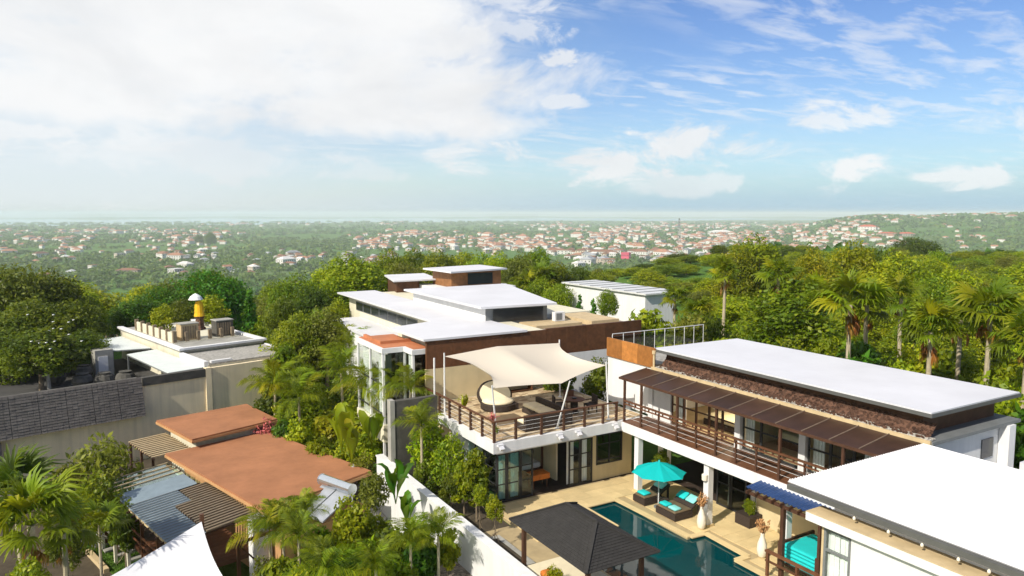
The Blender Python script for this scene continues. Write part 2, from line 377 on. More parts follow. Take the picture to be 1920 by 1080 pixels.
def tag(o, label=None, cat=None, group=None, kind=None):
    for k, v in (('label', label), ('category', cat), ('group', group), ('kind', kind)):
        if v: o[k] = v
    return o
def root(name, loc, label, cat, group=None):
    o = bpy.data.objects.new(name, None); COL.objects.link(o); o.location = loc; o.empty_display_size = 0.3
    ORG[o.name] = np.array(loc, float); return tag(o, label, cat, group)
def lroot(name, loc, *a): return root(name, lw(*loc), *a)
def dup(o, loc, rz=0.0, scale=None, label=None, group=None, parent=None):
    c = o.copy(); COL.objects.link(c)
    if parent is not None: c.parent = parent
    if loc is not None: c.location = loc; c.rotation_euler = (0, 0, rz)
    if scale is not None: c.scale = scale
    if label: c['label'] = label
    if group: c['group'] = group
    for ch in o.children: dup(ch, None, parent=c)
    ORG[c.name] = np.array(c.location, float)
    return c
def paint(o, mat):
    o.material_slots[0].link = 'OBJECT'; o.material_slots[0].material = MATS[mat]
def grid_tiles(name, mat, parent, x0, x1, y0, y1, z, s, keep, th=0.03, gap=0.012, T=None):
    """square paving tiles that share one mesh"""
    mb = MB(); h = s/2-gap/2
    mb.box(-h, h, -h, h, -th, 0)
    me = None; n = 0
    org = ORG[parent.name]
    for i in range(int((x1-x0)/s)):
        for j in range(int((y1-y0)/s)):
            cx, cy = x0+(i+.5)*s, y0+(j+.5)*s
            if not keep(cx, cy): continue
            p = np.array([cx, cy, z+random.uniform(-.003, .003)])
            if T is not None: p = T @ p
            if me is None:
                t = mb.build(name, mat, None, loc=(0, 0, 0)); me = t.data
            else:
                t = bpy.data.objects.new(name, me); COL.objects.link(t)
            t.parent = parent; t.location = p-org
            if T is not None: t.rotation_euler = (0, 0, ROT)
            n += 1
    return n

# ------------------------------------------------------------------ terrain
def sm(t): t = np.clip(t, 0, 1); return t*t*(3-2*t)
def falloff_start(px):
    return 85+sm((px-900)/600)*190
def terrain(x, y):
    """height of the natural ground at plan position (arrays)"""
    x, y = np.asarray(x, float), np.asarray(y, float)
    d = np.hypot(x, y)+1e-6
    a = np.arctan2(x, y)-HEAD                      # to the right of the view axis
    px = 960+1387*np.tan(np.clip(a, -1.3, 1.3))
    px = np.where(np.abs(a) > 1.3, np.sign(a)*4000, px)
    t = np.clip((d-falloff_start(px))/950, 0, 1)
    z = -86*(1-(1-t)**1.7)
    z = z+4*np.sin(x*0.013+1)*np.sin(y*0.011)*sm((d-140)/250)*(1-sm((d-900)/900))
    # wooded ridge far on the right
    rid = sm((px-1420)/230)*np.exp(-((d-4300)/1500)**2)
    z = z+rid*(84+4*np.sin(px*0.021)+3*np.sin(px*0.053+1)+sm((px-1600)/300)*4)
    # terraces around the houses
    lx, ly = x*math.cos(ROT)+y*math.sin(ROT), -x*math.sin(ROT)+y*math.cos(ROT)
    left = (x < 13.35) & (d < 110)
    z = np.where(left & (ly < 54.5), -3.9, z)
    z = np.where(left & (ly < 54.5) & (x > 3) & (y > 44), -2.6, z)
    z = np.where((x < 16) & (d < 100) & (ly >= 54.5), np.minimum(z, 0)+.3*(1-sm((d-72)/25)), z)
    z = np.where((x >= 13.35) & (d < 60) , -0.12, z)
    return z
def tz(x, y): return float(terrain(np.array([x]), np.array([y]))[0])

ang = np.concatenate([np.linspace(-math.pi, -0.80, 40)[:-1], np.linspace(-0.80, 0.80, 260), np.linspace(0.80, math.pi, 40)[1:-1]])+HEAD
rad = np.concatenate([[0.5], np.linspace(6, 110, 130), np.geomspace(113, 900, 90), np.geomspace(930, 15500, 90)[0:]])
A, Rr = np.meshgrid(ang, rad)
X, Y = Rr*np.sin(A), Rr*np.cos(A)
Zt = terrain(X, Y)
# the shore of the bay
shore = 8600+1500*np.sin((A-HEAD)*5+.7)+500*np.sin((A-HEAD)*23)+sm(((A-HEAD)-0.1)/0.3)*2500
Zt = np.where((Rr > shore) & (np.abs(A-HEAD) < 1.2), -90.0, Zt)
nr, na = Zt.shape
idx = np.arange(nr*na).reshape(nr, na)
f = np.stack([idx[:-1, :], np.roll(idx, -1, 1)[:-1, :], np.roll(idx, -1, 1)[1:, :], idx[1:, :]], -1).reshape(-1, 4)
me = bpy.data.meshes.new('ground'); me.from_pydata(np.stack([X, Y, Zt], -1).reshape(-1, 3).tolist(), [], f[:, ::-1].tolist()); me.update()
me.materials.append(MATS['land']); me.polygons.foreach_set('use_smooth', [True]*len(me.polygons))
gobj = bpy.data.objects.new('ground', me); COL.objects.link(gobj); gobj['kind'] = 'structure'
def ring(name, mat, r0, r1, z0, z1, a0, a1, n=200, wob=0.0, hill=0.0):
    vs, fs = [], []
    for k in range(n+1):
        a = HEAD+a0+(a1-a0)*k/n
        w = wob*(math.sin(k*.31)+.6*math.sin(k*.83+1)+.4*math.sin(k*1.9))
        h = hill*(.55+.25*math.sin(k*.17+.4)+.2*math.sin(k*.41)+.1*math.sin(k*1.3))
        for r, z in ((r0+w, z0), (r0+w+(r1-r0)*.3, z0+h), (r1, z1)):
            vs.append((r*math.sin(a), r*math.cos(a), z))
    for k in range(n):
        for j in range(2):
            fs.append((k*3+j, k*3+j+1, k*3+j+4, k*3+j+3))
    mb = MB(); mb.add(vs, fs); o = mb.build(name, mat, None, loc=(0, 0, 0)); o['kind'] = 'structure'; return o
ring('bay_water', 'bay_water', 6500, 60000, -87.2, -87.2, -math.pi, math.pi, 160)
ring('far_shore', 'land', 14500, 21000, -87.5, -87.6, -0.9, 0.9, 160, 900, 42)
ring('far_shore_hills', 'land', 26000, 36000, -87.5, -88, -0.9, 0.9, 160, 1500, 95)
# ------------------------------------------------------------------ pool, deck, garden ground
POOL = [(20.1, 27.65), (22.05, 27.65), (22.2, 22.65), (23.05, 22.6), (22.95, 20.1), (22.3, 20.1), (22.2, 9.0), (16.9, 9.0), (16.9, 25.1), (20.1, 25.1)]
def inside(x, y, poly):
    c = False; n = len(poly)
    for i in range(n):
        (x1, y1), (x2, y2) = poly[i], poly[(i+1) % n]
        if (y1 > y) != (y2 > y) and x < (x2-x1)*(y-y1)/(y2-y1)+x1: c = not c
    return c
deck = MB()
for (a, b, c, d) in ((16.2, 26.6, 27.65, 30.1), (13.7, 20.1, 25.1, 27.65), (22.05, 26.6, 22.65, 27.65), (23.05, 26.6, 20.1, 22.65), (22.3, 26.6, 9, 20.1), (13.7, 16.9, 9.0, 25.1)):
    deck.box(a, b, c, d, -.6, -.034)
dk = deck.build('pool_deck', 'deck_joint', None, loc=(20, 22, 0)); dk['kind'] = 'structure'
S_T = 0.72
def deck_keep(x, y):
    if x < 16.3: return False
    h = S_T/2
    return not any(inside(x+sx*h*.98, y+sy*h*.98, POOL) for sx in (-1, 1) for sy in (-1, 1))
grid_tiles('paving_tile', 'deck_stone', dk, 16.25, 26.5, 15.5, 30.1, 0.0, S_T, deck_keep)
# coping stones along the pool edge
cop = MB()
for i in range(len(POOL)):
    (x1, y1), (x2, y2) = POOL[i], POOL[(i+1) % len(POOL)]
    cop.bar((x1, y1, -.006+.005*(i % 2)), (x2, y2, -.006+.005*(i % 2)), .30, .05)
cop.build('pool_coping', 'deck_stone', dk)
pool = MB().slab([(x, y, -.10) for x, y in POOL], .01).build('pool_water', 'pool_water', None, loc=(20, 20, 0)); pool['kind'] = 'structure'
pw = MB()
for i in range(len(POOL)):
    (x1, y1), (x2, y2) = POOL[i], POOL[(i+1) % len(POOL)]
    pw.quad((x1, y1, -1.5), (x2, y2, -1.5), (x2, y2, -.03), (x1, y1, -.03))
pw.build('pool_wall', 'pool_tile', pool)
st = MB().box(13.75, 16.1, 9, 46, -.4, -.05).build('garden_soil', 'soil', None); st['kind'] = 'structure'

# long white compound wall with its coping
cw = root('compound_wall', (13.4, 28, -4), 'long white rendered garden wall running between the two plots', 'wall')
MB().slab([(12.98, 12, 1.15), (13.3, 12, 1.15), (13.3, 36.5, 1.15), (12.98, 36.5, 1.15)], 5).build('wall', 'white_wall', cw)
MB().slab([(12.93, 12, 1.22), (13.35, 12, 1.22), (13.35, 36.5, 1.22), (12.93, 36.5, 1.22)], .066).build('coping', 'white_wall', cw)
tag(MB().box(13.5, 15.9, 35.1, 35.45, -1.5, 4.35).build('stone_wall', 'grey_stone'), 'tall dark grey stone wall beside the upper terrace', 'wall')
tag(MB().box(13.25, 13.497, 35.06, 35.5, -1.5, 4.42).build('wall_pier', 'concrete'), 'pale pier closing the end of the dark stone wall', 'wall pier')

# ------------------------------------------------------------------ long villa wing with balcony
V = root('balcony_villa', (25.5, 22, 0), 'two storey villa wing with long white roof and brown balcony canopy', 'villa')
MB().box(23.42, 31.4, 14.0, 28.97, 2.9, 3.39).build('balcony_slab', 'white_wall', V)
for k in range(11):
    MB().box(23.46+k*.16, 23.46+k*.16+.15, 14.6, 28.95, 3.39, 3.43).build('floor_plank', 'wood_red', V)
for y in (27.95, 23.15, 18.9):
    MB().box(23.58, 23.88, y-.15, y+.15, 0, 2.9).build('column', 'white_wall', V)
    MB().box(23.52, 23.94, y-.21, y+.21, -.01, .10).build('column_base', 'deck_stone', V)
# ground floor behind the columns
MB().lathe((23.5, 23.15, 2.1), [(.03, 0), (.13, .05), (.14, .3), (.03, .36)], 10).build('wall_lamp', 'ceramic', V)
MB().box(25.9, 26.1, 14.2, 22.3, 0, 2.9).build('wall', 'beige_wall', V)
MB().box(30.9, 31.2, 14.4, 29.9, 0, 2.9).build('wall', 'interior', V)
MB().box(26.1, 30.9, 22.1, 22.3, 0, 2.9).build('wall', 'interior', V)
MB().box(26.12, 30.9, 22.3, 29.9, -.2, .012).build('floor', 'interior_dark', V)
MB().box(25.9, 26.05, 22.3, 29.9, 2.55, 2.9).build('lintel', 'white_wall', V)
for y0, y1 in ((22.95, 23.85), (23.9, 24.75)):
    f_ = MB().box(25.92, 25.99, y0, y0+.07, 0, 2.55).box(25.92, 25.99, y1-.07, y1, 0, 2.55).box(25.92, 25.99, y0+.07, y1-.07, 2.47, 2.55).box(25.92, 25.99, y0+.07, y1-.07, 0, .08).box(25.92, 25.99, y0+.07, y1-.07, 1.1, 1.16).build('door', 'dark_metal', V)
    MB().box(25.95, 25.96, y0+.07, y1-.07, .08, 2.47).build('pane', 'glass_smoke', f_)
for k, (y0, y1) in enumerate(((22.35, 22.62), (22.66, 22.93), (24.05, 24.3), (28.3, 28.6), (28.9, 29.3))):
    cu = MB()
    for j in range(6):
        cu.box(26.2+.03*(j % 2), 26.24+.03*(j % 2), y0+(y1-y0)*j/6, y0+(y1-y0)*(j+1)/6, .05, 2.55)
    cu.build('curtain', 'curtain', V)
# upper floor: columns, glazing, rooms
for y in (28.75, 22.85, 19.4, 15.9):
    MB().box(25.12, 25.42, y-.16, y+.16, 3.43, 5.9).build('column', 'white_wall', V)
MB().box(25.2, 25.36, 27.3, 28.58, 3.43, 5.9).build('wall', 'white_wall', V)
MB().box(31.0, 31.3, 14.6, 28.9, 3.4, 5.9).build('wall', 'interior', V)
MB().box(25.42, 31, 14.6, 28.9, 3.4, 3.44).build('floor', 'sand_trim', V)
for y in (22.85, 19.4, 15.9):
    MB().box(25.6, 31, y-.08, y+.08, 3.44, 5.9).build('partition', 'interior', V)
for y0, y1, n in ((23.05, 27.28, 5), (19.6, 22.65, 3), (16.1, 19.2, 3)):
    w_ = (y1-y0)/n
    for k in range(n):
        a, b = y0+k*w_, y0+(k+1)*w_
        f_ = MB().box(25.26, 25.33, a, a+.055, 3.44, 5.85).box(25.26, 25.33, b-.055, b, 3.44, 5.85).box(25.26, 25.33, a+.055, b-.055, 5.77, 5.85).box(25.26, 25.33, a+.055, b-.055, 3.44, 3.52).box(25.26, 25.33, a+.055, b-.055, 4.42, 4.48).build('glass_door', 'wood_post' if n == 5 else 'dark_metal', V)
        if not (n == 5 and k in (2, 3)):
            MB().box(25.29, 25.30, a+.055, b-.055, 3.52, 5.77).build('pane', 'glass', f_)
for y0 in (26.5, 22.2, 18.6, 16.3):
    cu = MB()
    for j in range(8):
        cu.box(25.5+.04*(j % 2), 25.54+.04*(j % 2), y0+.07*j, y0+.07*(j+1), 3.46, 5.8)
    cu.build('curtain', 'curtain', V)
# flat ledge, pebble strip, red stone bank, dark upper wall, white roof
MB().box(25.34, 31.3, 14.2, 28.7, 5.9, 6.02).build('ledge', 'grey_metal', V)
MB().box(25.25, 25.337, 14.25, 28.9, 5.86, 6.06).build('ledge_trim', 'sand_trim', V)
MB().slab([(25.34, 14.3, 6.07), (25.66, 14.3, 6.10), (25.66, 28.7, 6.10), (25.34, 28.7, 6.07)], .045).build('pebble_strip', 'pebble', V)
MB().slab([(25.664, 14.5, 6.10), (26.05, 14.5, 6.52), (26.05, 28.6, 6.52), (25.664, 28.6, 6.10)], .06).build('red_stone_bank', 'laterite', V)
rng = random.Random(5)
stones = MB()
for _ in range(900):
    t = rng.random(); y = rng.uniform(14.5, 28.6); s_ = rng.uniform(.03, .075)
    if rng.random() < .55: px_, pz_ = 25.67+.37*t, 6.11+.42*t
    else: px_, pz_ = 25.36+.29*t, 6.10
    stones.bar((px_-s_*.6, y-s_*.7, pz_), (px_+s_*.6, y+s_*.7, pz_+.01), s_, s_*.8)
so = stones.build('stones', 'laterite', V); so['kind'] = 'stuff'
MB().box(26.05, 30.9, 15.0, 28.6, 6.02, 6.84).build('upper_wall', 'wood_dark', V)
rf = MB().slab([(25.5, 14.4, 7.02), (31.5, 14.4, 7.02), (31.5, 28.85, 7.02), (25.5, 28.95, 7.02)], .05).build('roof', 'white_roof', V)
MB().slab([(25.46, 14.36, 6.966), (31.54, 14.36, 6.966), (31.54, 28.95, 6.966), (25.46, 28.99, 6.966)], .13).build('fascia', 'gutter_grey', rf)
MB().box(25.36, 31.2, 14.5, 14.7, 0, 5.9).build('end_wall', 'white_wall', V)
MB().box(29.1, 29.9, 14.46, 14.5, 4.7, 5.45).build('window', 'window_dark', V)
MB().box(30.3, 30.75, 14.1, 14.48, 3.4, 5.9).build('column', 'white_wall', V)
# canopy of brown panels over the balcony
for k in range(12):
    y0 = 14.55+k*1.222; y1 = y0+1.19
    p_ = MB().slab([(23.5, y0, 5.66), (25.24, y0, 5.93), (25.24, y1, 5.93), (23.5, y1, 5.66)], .035).build('canopy_panel', 'canopy_panel', V)
    MB().bar((23.5, y1+.016, 5.675), (25.24, y1+.016, 5.945), .03, .045).build('batten', 'batten_grey', p_)
MB().box(23.43, 23.497, 14.5, 29.25, 5.56, 5.67).build('canopy_edge', 'wood_post', V)
for y in (28.9, 27.6, 25.05, 22.6, 19.2, 16.4):
    MB().box(23.5, 23.6, y-.05, y+.05, 3.43, 5.6).build('canopy_post', 'wood_post', V)
    MB().bar((23.56, y, 5.58), (25.2, y, 5.85), .07, .09).build('canopy_beam', 'wood_post', V)
for y in (26.3, 23.8, 21.45, 20.35, 18.0, 17.1):
    MB().box(23.51, 23.58, y-.04, y+.04, 3.43, 4.42).build('rail_post', 'wood_post', V)
MB().box(23.49, 23.60, 14.8, 28.9, 4.46, 4.53).build('rail', 'wood_red', V)
MB().box(23.51, 23.58, 14.8, 28.9, 4.30, 4.35).build('rail', 'wood_red', V)
for k in range(28):
    MB().box(23.52, 23.57, 15.0+k*.5, 15.06+k*.5, 4.35, 4.46).build('rail_block', 'wood_post', V)
for z_ in (3.65, 3.87, 4.09):
    MB().tube([(23.545, 14.8, z_), (23.545, 28.9, z_)], .008, 4).build('rail_wire', 'pale_metal', V)
# roof deck behind the orange timber parapet
MB().box(25.45, 31, 29.0, 32.75, 3.42, 6.0).build('wall', 'white_wall', V)
for k in range(3):
    MB().box(25.36, 25.45, 28.77+k*1.34, 28.77+k*1.34+1.325, 5.98, 7.04-.0*k).build('timber_panel', 'wood_panel', V)
MB().box(25.455, 33, 29.0, 32.8, 6.0, 6.1).build('roof_deck', 'gravel_grey', V)
for k in range(10):
    MB().tube([(25.7+k*.78, 32.7, 6.1), (25.7+k*.78, 32.7, 7.2)], .025, 6).build('deck_rail_post', 'pale_metal', V)
    if k < 9: MB().box(25.73+k*.78, 25.70+(k+1)*.78-.03, 32.69, 32.71, 6.2, 7.05).build('deck_rail_pane', 'glass_smoke', V)
MB().tube([(25.7, 32.7, 7.2), (32.75, 32.7, 7.2)], .025, 6).build('deck_rail', 'pale_metal', V)
MB().tube([(25.32, 28.74, 5.6), (25.32, 28.74, 6.75)], .06, 8).tube([(25.32, 28.74, 6.75), (25.32, 28.74, 6.92)], .11, 8).build('rain_pipe', 'sand_trim', V)

# ------------------------------------------------------------------ terrace wing
W = root('terrace_villa', (20, 33, 0), 'villa wing with an open roof terrace above glass garden rooms', 'villa')
MB().slab([(15.95, 29.0, 3.40), (25.18, 29.0, 3.40), (25.18, 37.38, 3.40), (15.95, 37.38, 3.40)], .5).build('terrace_slab', 'white_wall', W)
MB().box(16.2, 25.1, 29.25, 37.3, 3.402, 3.415).build('terrace_floor', 'terrace_tile', W)
MB().box(16.3, 25.2, 37.42, 37.62, 0, 5.28).build('back_wall', 'beige_wall', W)
MB().box(25.2, 31, 37.42, 37.62, 0, 5.28).build('back_wall', 'white_wall', W)
# room under the terrace
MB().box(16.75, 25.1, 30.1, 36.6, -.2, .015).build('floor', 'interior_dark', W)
MB().box(16.75, 25.1, 36.4, 36.6, .015, 2.9).build('wall', 'interior', W)
MB().box(20.9, 21.0, 31.2, 36.4, .015, 2.9).build('partition', 'interior', W)
MB().box(22.5, 25.1, 30.15, 30.33, .0, .84).build('wall', 'beige_wall', W)
MB().box(22.5, 25.1, 30.15, 30.33, 2.46, 2.9).build('wall', 'beige_wall', W)
MB().box(22.5, 22.72, 30.15, 30.33, .84, 2.46).build('wall', 'beige_wall', W)
MB().box(24.44, 25.1, 30.15, 30.33, .84, 2.46).build('wall', 'beige_wall', W)
wf = MB()
for x in (22.72, 23.55, 24.37): wf.box(x, x+.07, 30.12, 30.2, .84, 2.46)
for z_ in (.84, 1.05, 1.9, 2.39): wf.box(22.79, 23.55, 30.13, 30.19, z_, z_+.05).box(23.62, 24.37, 30.13, 30.19, z_, z_+.05)
wf = wf.build('window', 'dark_metal', W)
MB().box(22.79, 24.37, 30.165, 30.172, .89, 2.39).build('pane', 'glass_smoke', wf)
MB().box(16.75, 22.5, 30.12, 30.3, 2.42, 2.9).build('lintel', 'white_wall', W)
def glazed(x0, x1, mat, bars=(.85, 1.6)):
    g = MB().box(x0, x0+.07, 30.13, 30.2, 0.015, 2.42).box(x1-.07, x1, 30.13, 30.2, 0.015, 2.42)
    for z_ in (.02, 2.35)+bars: g.box(x0+.07, x1-.07, 30.14, 30.19, z_, z_+.05)
    g = g.build('glass_door', 'dark_metal', W)
    MB().box(x0+.07, x1-.07, 30.16, 30.167, .07, 2.35).build('pane', mat, g)
glazed(16.78, 17.32, 'glass_teal'); glazed(17.34, 18.1, 'glass_teal'); glazed(18.12, 18.82, 'glass'); glazed(21.0, 21.7, 'glass'); glazed(21.72, 22.48, 'glass')
sg = MB()
for y in (30.2, 31.3, 32.4, 33.5): sg.box(16.76, 16.82, y, y+.06, .015, 2.6)
for z_ in (.02, .85, 1.6, 2.55):
    for y in (30.26, 31.36, 32.46): sg.box(16.77, 16.81, y, y+1.04, z_, z_+.05)
sg = sg.build('side_window', 'dark_metal', W)
MB().box(16.785, 16.79, 30.26, 33.5, .07, 2.55).build('pane', 'glass_teal', sg)
MB().box(16.75, 16.95, 33.6, 37.3, 0, 2.9).build('wall', 'beige_wall', W)
for x0 in (16.95, 17.7, 21.05, 21.9):
    cu = MB()
    for j in range(7): cu.box(x0+.06*j, x0+.06*(j+1), 30.42+.04*(j % 2), 30.46+.04*(j % 2), .03, 2.4)
    cu.build('curtain', 'curtain', W)
MB().box(15.97, 16.9, 33.2, 33.5, 0, 2.9).build('column', 'white_wall', W)
# terrace railing
fx = (17.22, 18.65, 19.95, 21.2, 22.35, 23.2)
ly_ = (30.3, 31.5, 32.7, 33.9, 35.1, 36.6)
for (x, y) in [(16.06, 29.12)]+[(x, 29.12) for x in fx]+[(16.06, y) for y in ly_]:
    MB().box(x-.055, x+.055, y-.055, y+.055, 3.4, 4.36).build('rail_post', 'wood_post', W)
MB().box(16.0, 23.3, 29.07, 29.17, 4.36, 4.42).build('rail', 'wood_red', W)
MB().box(16.01, 16.11, 29.175, 37.2, 4.36, 4.42).build('rail', 'wood_red', W)
for z_ in (3.6, 3.8, 4.0, 4.2):
    MB().tube([(16.06, 29.12, z_), (23.3, 29.12, z_)], .008, 4).build('rail_wire', 'pale_metal', W)
    MB().tube([(16.06, 29.12, z_), (16.06, 37.2, z_)], .008, 4).build('rail_wire', 'pale_metal', W)
for x in (16.3, 19.6, 20.7, 23.0):
    MB().box(x-.16, x+.16, 28.86, 29.0, 3.24, 3.34).bar((x, 28.9, 3.24), (x, 28.75, 3.12), .22, .12).build('floodlight', 'white_roof', W)

# ------------------------------------------------------------------ sail on the terrace and its masts
def sail_mesh(corners, sag, n=14, ridge=None, inset=.12):
    """cloth stretched between four corners with hollow edges"""
    a, b, c, d = (np.array(p, float) for p in corners); cen = (a+b+c+d)/4; vs = []
    for i in range(n+1):
        for j in range(n+1):
            u, v = i/n, j/n
            p = (a*(1-u)+b*u)*(1-v)+(d*(1-u)+c*u)*v
            eu, ev = 4*u*(1-u), 4*v*(1-v)
            pull = max(eu*(abs(2*v-1)**3), ev*(abs(2*u-1)**3))
            p = p+(cen-p)*inset*pull
            p[2] += sag*eu*ev
            if ridge: p[2] += ridge*math.exp(-((u-.53)/.10)**2)*(.35+.65*ev)
            vs.append(p)
    mb = MB(); m = n+1
    mb.add(vs, [(i*m+j, (i+1)*m+j, (i+1)*m+j+1, i*m+j+1) for i in range(n) for j in range(n)])
    return mb
SA, SB, SC, SD, SE = (16.2, 34.8, 6.5), (23.3, 34.5, 6.62), (22.85, 29.55, 6.28), (20.0, 28.75, 5.8), (16.5, 30.1, 5.72)
sl = root('shade_sail', (19.5, 31.5, 3.42), 'cream shade sail stretched over the furnished roof terrace', 'shade sail')
n = 18; vs = []; SCm = None
top = [np.array(SA), np.array(SA)*.56+np.array(SB)*.44+np.array((0, 0, .22)), np.array(SB)]
bot = [np.array(SE), np.array(SE)*.1+np.array(SD)*.9+np.array((0, 0, .05)), np.array(SD)*.0+np.array(SC)]
def p3(t, a): return a[0]*(1-2*t)+a[1]*2*t if t < .5 else a[1]*(2-2*t)+a[2]*(2*t-1)
m = n+1
for i in range(m):
    for j in range(m):
        u, v = i/n, j/n
        tp, bt = p3(u, top), p3(u, bot)
        p = tp*(1-v)+bt*v
        ev = 4*v*(1-v); side_ = abs(2*u-1)**4
        p = p+np.array([(0.95 if u < .5 else -0.75)*ev*side_, 0, 0])
        p[2] -= .26*ev*(4*((2*u) % 1.0)*(1-(2*u) % 1.0))
        p[1] += (0.16 if v > .9 else 0)*math.sin(math.pi*((2*u) % 1.0))
        vs.append(p)
mb = MB(); mb.add(vs, [(i*m+j, (i+1)*m+j, (i+1)*m+j+1, i*m+j+1) for i in range(n) for j in range(n)])
mb.build('cloth', 'sail_cream', sl, smooth=True)
for t_, b_ in ((SA, (16.2, 34.8, 3.42)), (SC, (23.0, 29.5, 3.42)), (SD, (19.85, 29.55, 3.42)), (SE, (16.95, 30.5, 3.42)), (SB, (23.5, 34.7, 3.42))):
    tp = np.array(t_)+(np.array(t_)-np.array(b_))*.06
    MB().tube([b_, tuple(tp)], [.05, .04], 8).lathe(b_, [(.12, 0), (.12, .02), (.05, .04)], 8).build('mast', 'white_wall', sl)
tag(MB().tube([(15.98, 35.6, 3.4), (15.98, 35.6, 6.3)], .05, 8).build('pole', 'white_wall'), 'slim white pole at the rear corner of the terrace', 'pole')

# terrace furniture
def round_daybed():
    r = root('round_daybed', (19.15, 34.3, 3.42), 'round wicker daybed with cream cushion and raised back on terrace', 'daybed')
    MB().lathe((19.15, 34.3, 3.42), [(.85, 0), (.95, .05), (.95, .32), (.88, .36)], 24).build('base', 'wicker', r)
    MB().lathe((19.15, 34.3, 3.78), [(.82, 0), (.88, .06), (.84, .16), (.4, .2), (.02, .2)], 24).build('mattress', 'cream_cushion', r, True)
    cx, cy, cz = 19.2, 34.72, 4.12; nv = unit((-.12, -.80, .62)); uu = unit(np.cross((0, 0, 1), nv)); vv = np.cross(nv, uu)
    def disc(r1, r2, off, th):
        pts = [np.array((cx, cy, cz))+uu*r1*math.cos(t)+vv*r2*math.sin(t)+nv*off for t in np.linspace(0, 2*math.pi, 25)[:-1]]
        q = MB(); m = len(pts); q.add(pts+[pp-nv*th for pp in pts], [tuple(range(m)), tuple(reversed(range(m, 2*m)))]+[(i, i+m, (i+1) % m+m, (i+1) % m) for i in range(m)]); return q
    disc(1.0, .86, 0, .16).build('backrest', 'wicker', r)
    disc(.88, .74, .10, .098).build('back_cushion', 'cream_cushion', r)
round_daybed()
s1 = root('corner_sofa', (19.6, 30.6, 3.42), 'L shaped dark wicker sofa with cream seat along the front railing', 'sofa')
MB().box(18.15, 20.75, 29.75, 29.95, 3.43, 4.2).build('backrest', 'wicker', s1)
MB().box(18.15, 20.75, 29.95, 30.75, 3.43, 3.72).box(19.9, 20.75, 30.75, 33.0, 3.43, 3.72).build('base', 'wicker', s1)
MB().box(20.75, 20.92, 29.75, 33.0, 3.43, 4.15).build('backrest', 'wicker', s1)
MB().cushion(18.2, 19.45, 29.98, 30.75, 3.72, 3.92).build('seat_cushion', 'cream_cushion', s1)
MB().cushion(19.47, 20.72, 29.98, 30.75, 3.72, 3.92).build('seat_cushion', 'cream_cushion', s1)
MB().cushion(19.92, 20.72, 30.78, 31.85, 3.72, 3.92).build('seat_cushion', 'cream_cushion', s1)
MB().cushion(19.92, 20.72, 31.88, 32.98, 3.72, 3.92).build('seat_cushion', 'cream_cushion', s1)
def armchair(x, y, rz, label, mat='wicker'):
    r = root('armchair', (x, y, 3.42), label, 'armchair', 'chairs around the terrace table')
    c, s_ = math.cos(rz), math.sin(rz)
    T = np.array([[c, -s_, 0], [s_, c, 0], [0, 0, 1]])
    def bx(nm, *a, m=mat):
        q = MB().box(*a); q.v = [tuple(T @ np.array(p)+np.array((x, y, 3.42))) for p in q.v]; return q.build(nm, m, r)
    bx('seat', -.28, .28, -.27, .27, .36, .44)
    bx('backrest', -.28, .28, .22, .29, .44, .92)
    for sx in (-1, 1):
        for sy in (-1, 1): bx('leg', sx*.25-.025, sx*.25+.025, sy*.24-.025, sy*.24+.025, 0.0, .36)
        bx('armrest', sx*.28-.03, sx*.28+.03, -.25, .2, .6, .65)
tb = root('terrace_table', (22.25, 31.5, 3.42), 'round dark dining table on terrace beside the white mast', 'table')
MB().lathe((22.25, 31.5, 4.12), [(.55, 0), (.58, .02), (.58, .05), (.55, .06)], 20).build('tabletop', 'wood_dark', tb)
MB().lathe((22.25, 31.5, 3.42), [(.28, 0), (.3, .03), (.2, .1), (.2, .65), (.3, .7)], 12).build('pedestal', 'wicker', tb)
MB().lathe((22.25, 31.5, 4.18), [(.1, 0), (.16, .05), (.14, .07)], 12).build('bowl', 'dark_metal', tb)
armchair(23.1, 31.2, -1.7, 'dark armchair on the villa side of the round terrace table')
armchair(21.5, 31.9, 1.2, 'dark armchair between the cream sofa and round terrace table')
armchair(22.6, 32.4, -.3, 'dark armchair behind the round terrace table', 'wood_red')
shv = root('shelf_unit', (21.6, 37.0, 3.42), 'dark open shelf unit against terrace back wall under the sail', 'shelf unit')
MB().box(20.9, 20.96, 36.8, 37.3, 3.43, 5.0).box(22.9, 22.96, 36.8, 37.3, 3.43, 5.0).build('side_panel', 'wood_dark', shv)
for z_ in (3.45, 3.9, 4.4, 4.94): MB().box(20.96, 22.9, 36.82, 37.28, z_, z_+.05).build('shelf', 'wood_dark', shv)
for k, (x, z_) in enumerate(((21.3, 3.95), (21.9, 4.45), (22.5, 3.95), (22.4, 4.45))):
    tag(MB().lathe((x, 37.0, z_), [(.08, 0), (.14, .12), (.1, .25), (.05, .3)], 10).build('pot', 'laterite' if k % 2 else 'ceramic'), ('cream pot low on the left of the dark terrace shelves', 'red brown pot high on the left of the terrace shelves', 'cream pot low on the right of the dark terrace shelves', 'red brown pot high on the right of the terrace shelves')[k], 'pot')
tag(MB().box(19.55, 20.05, 33.6, 34.1, 3.42, 3.75).build('side_table', 'wicker'), 'small square dark side table between round daybed and sofa', 'side table')
tag(MB().box(17.6, 19.4, 31.3, 33.0, 3.417, 3.428).build('floor_mat', 'brown_sheet'), 'brown mat on the terrace floor before the cream sofa', 'floor mat')
bd = root('bed', (19.9, 33.4, 0.015), 'white bed with dark posts inside the ground floor garden room', 'bed')
MB().box(18.9, 20.8, 32.4, 34.6, .02, .4).build('bed_base', 'wood_dark', bd)
MB().cushion(18.95, 20.75, 32.45, 34.55, .4, .68).build('mattress', 'white_cloth', bd)
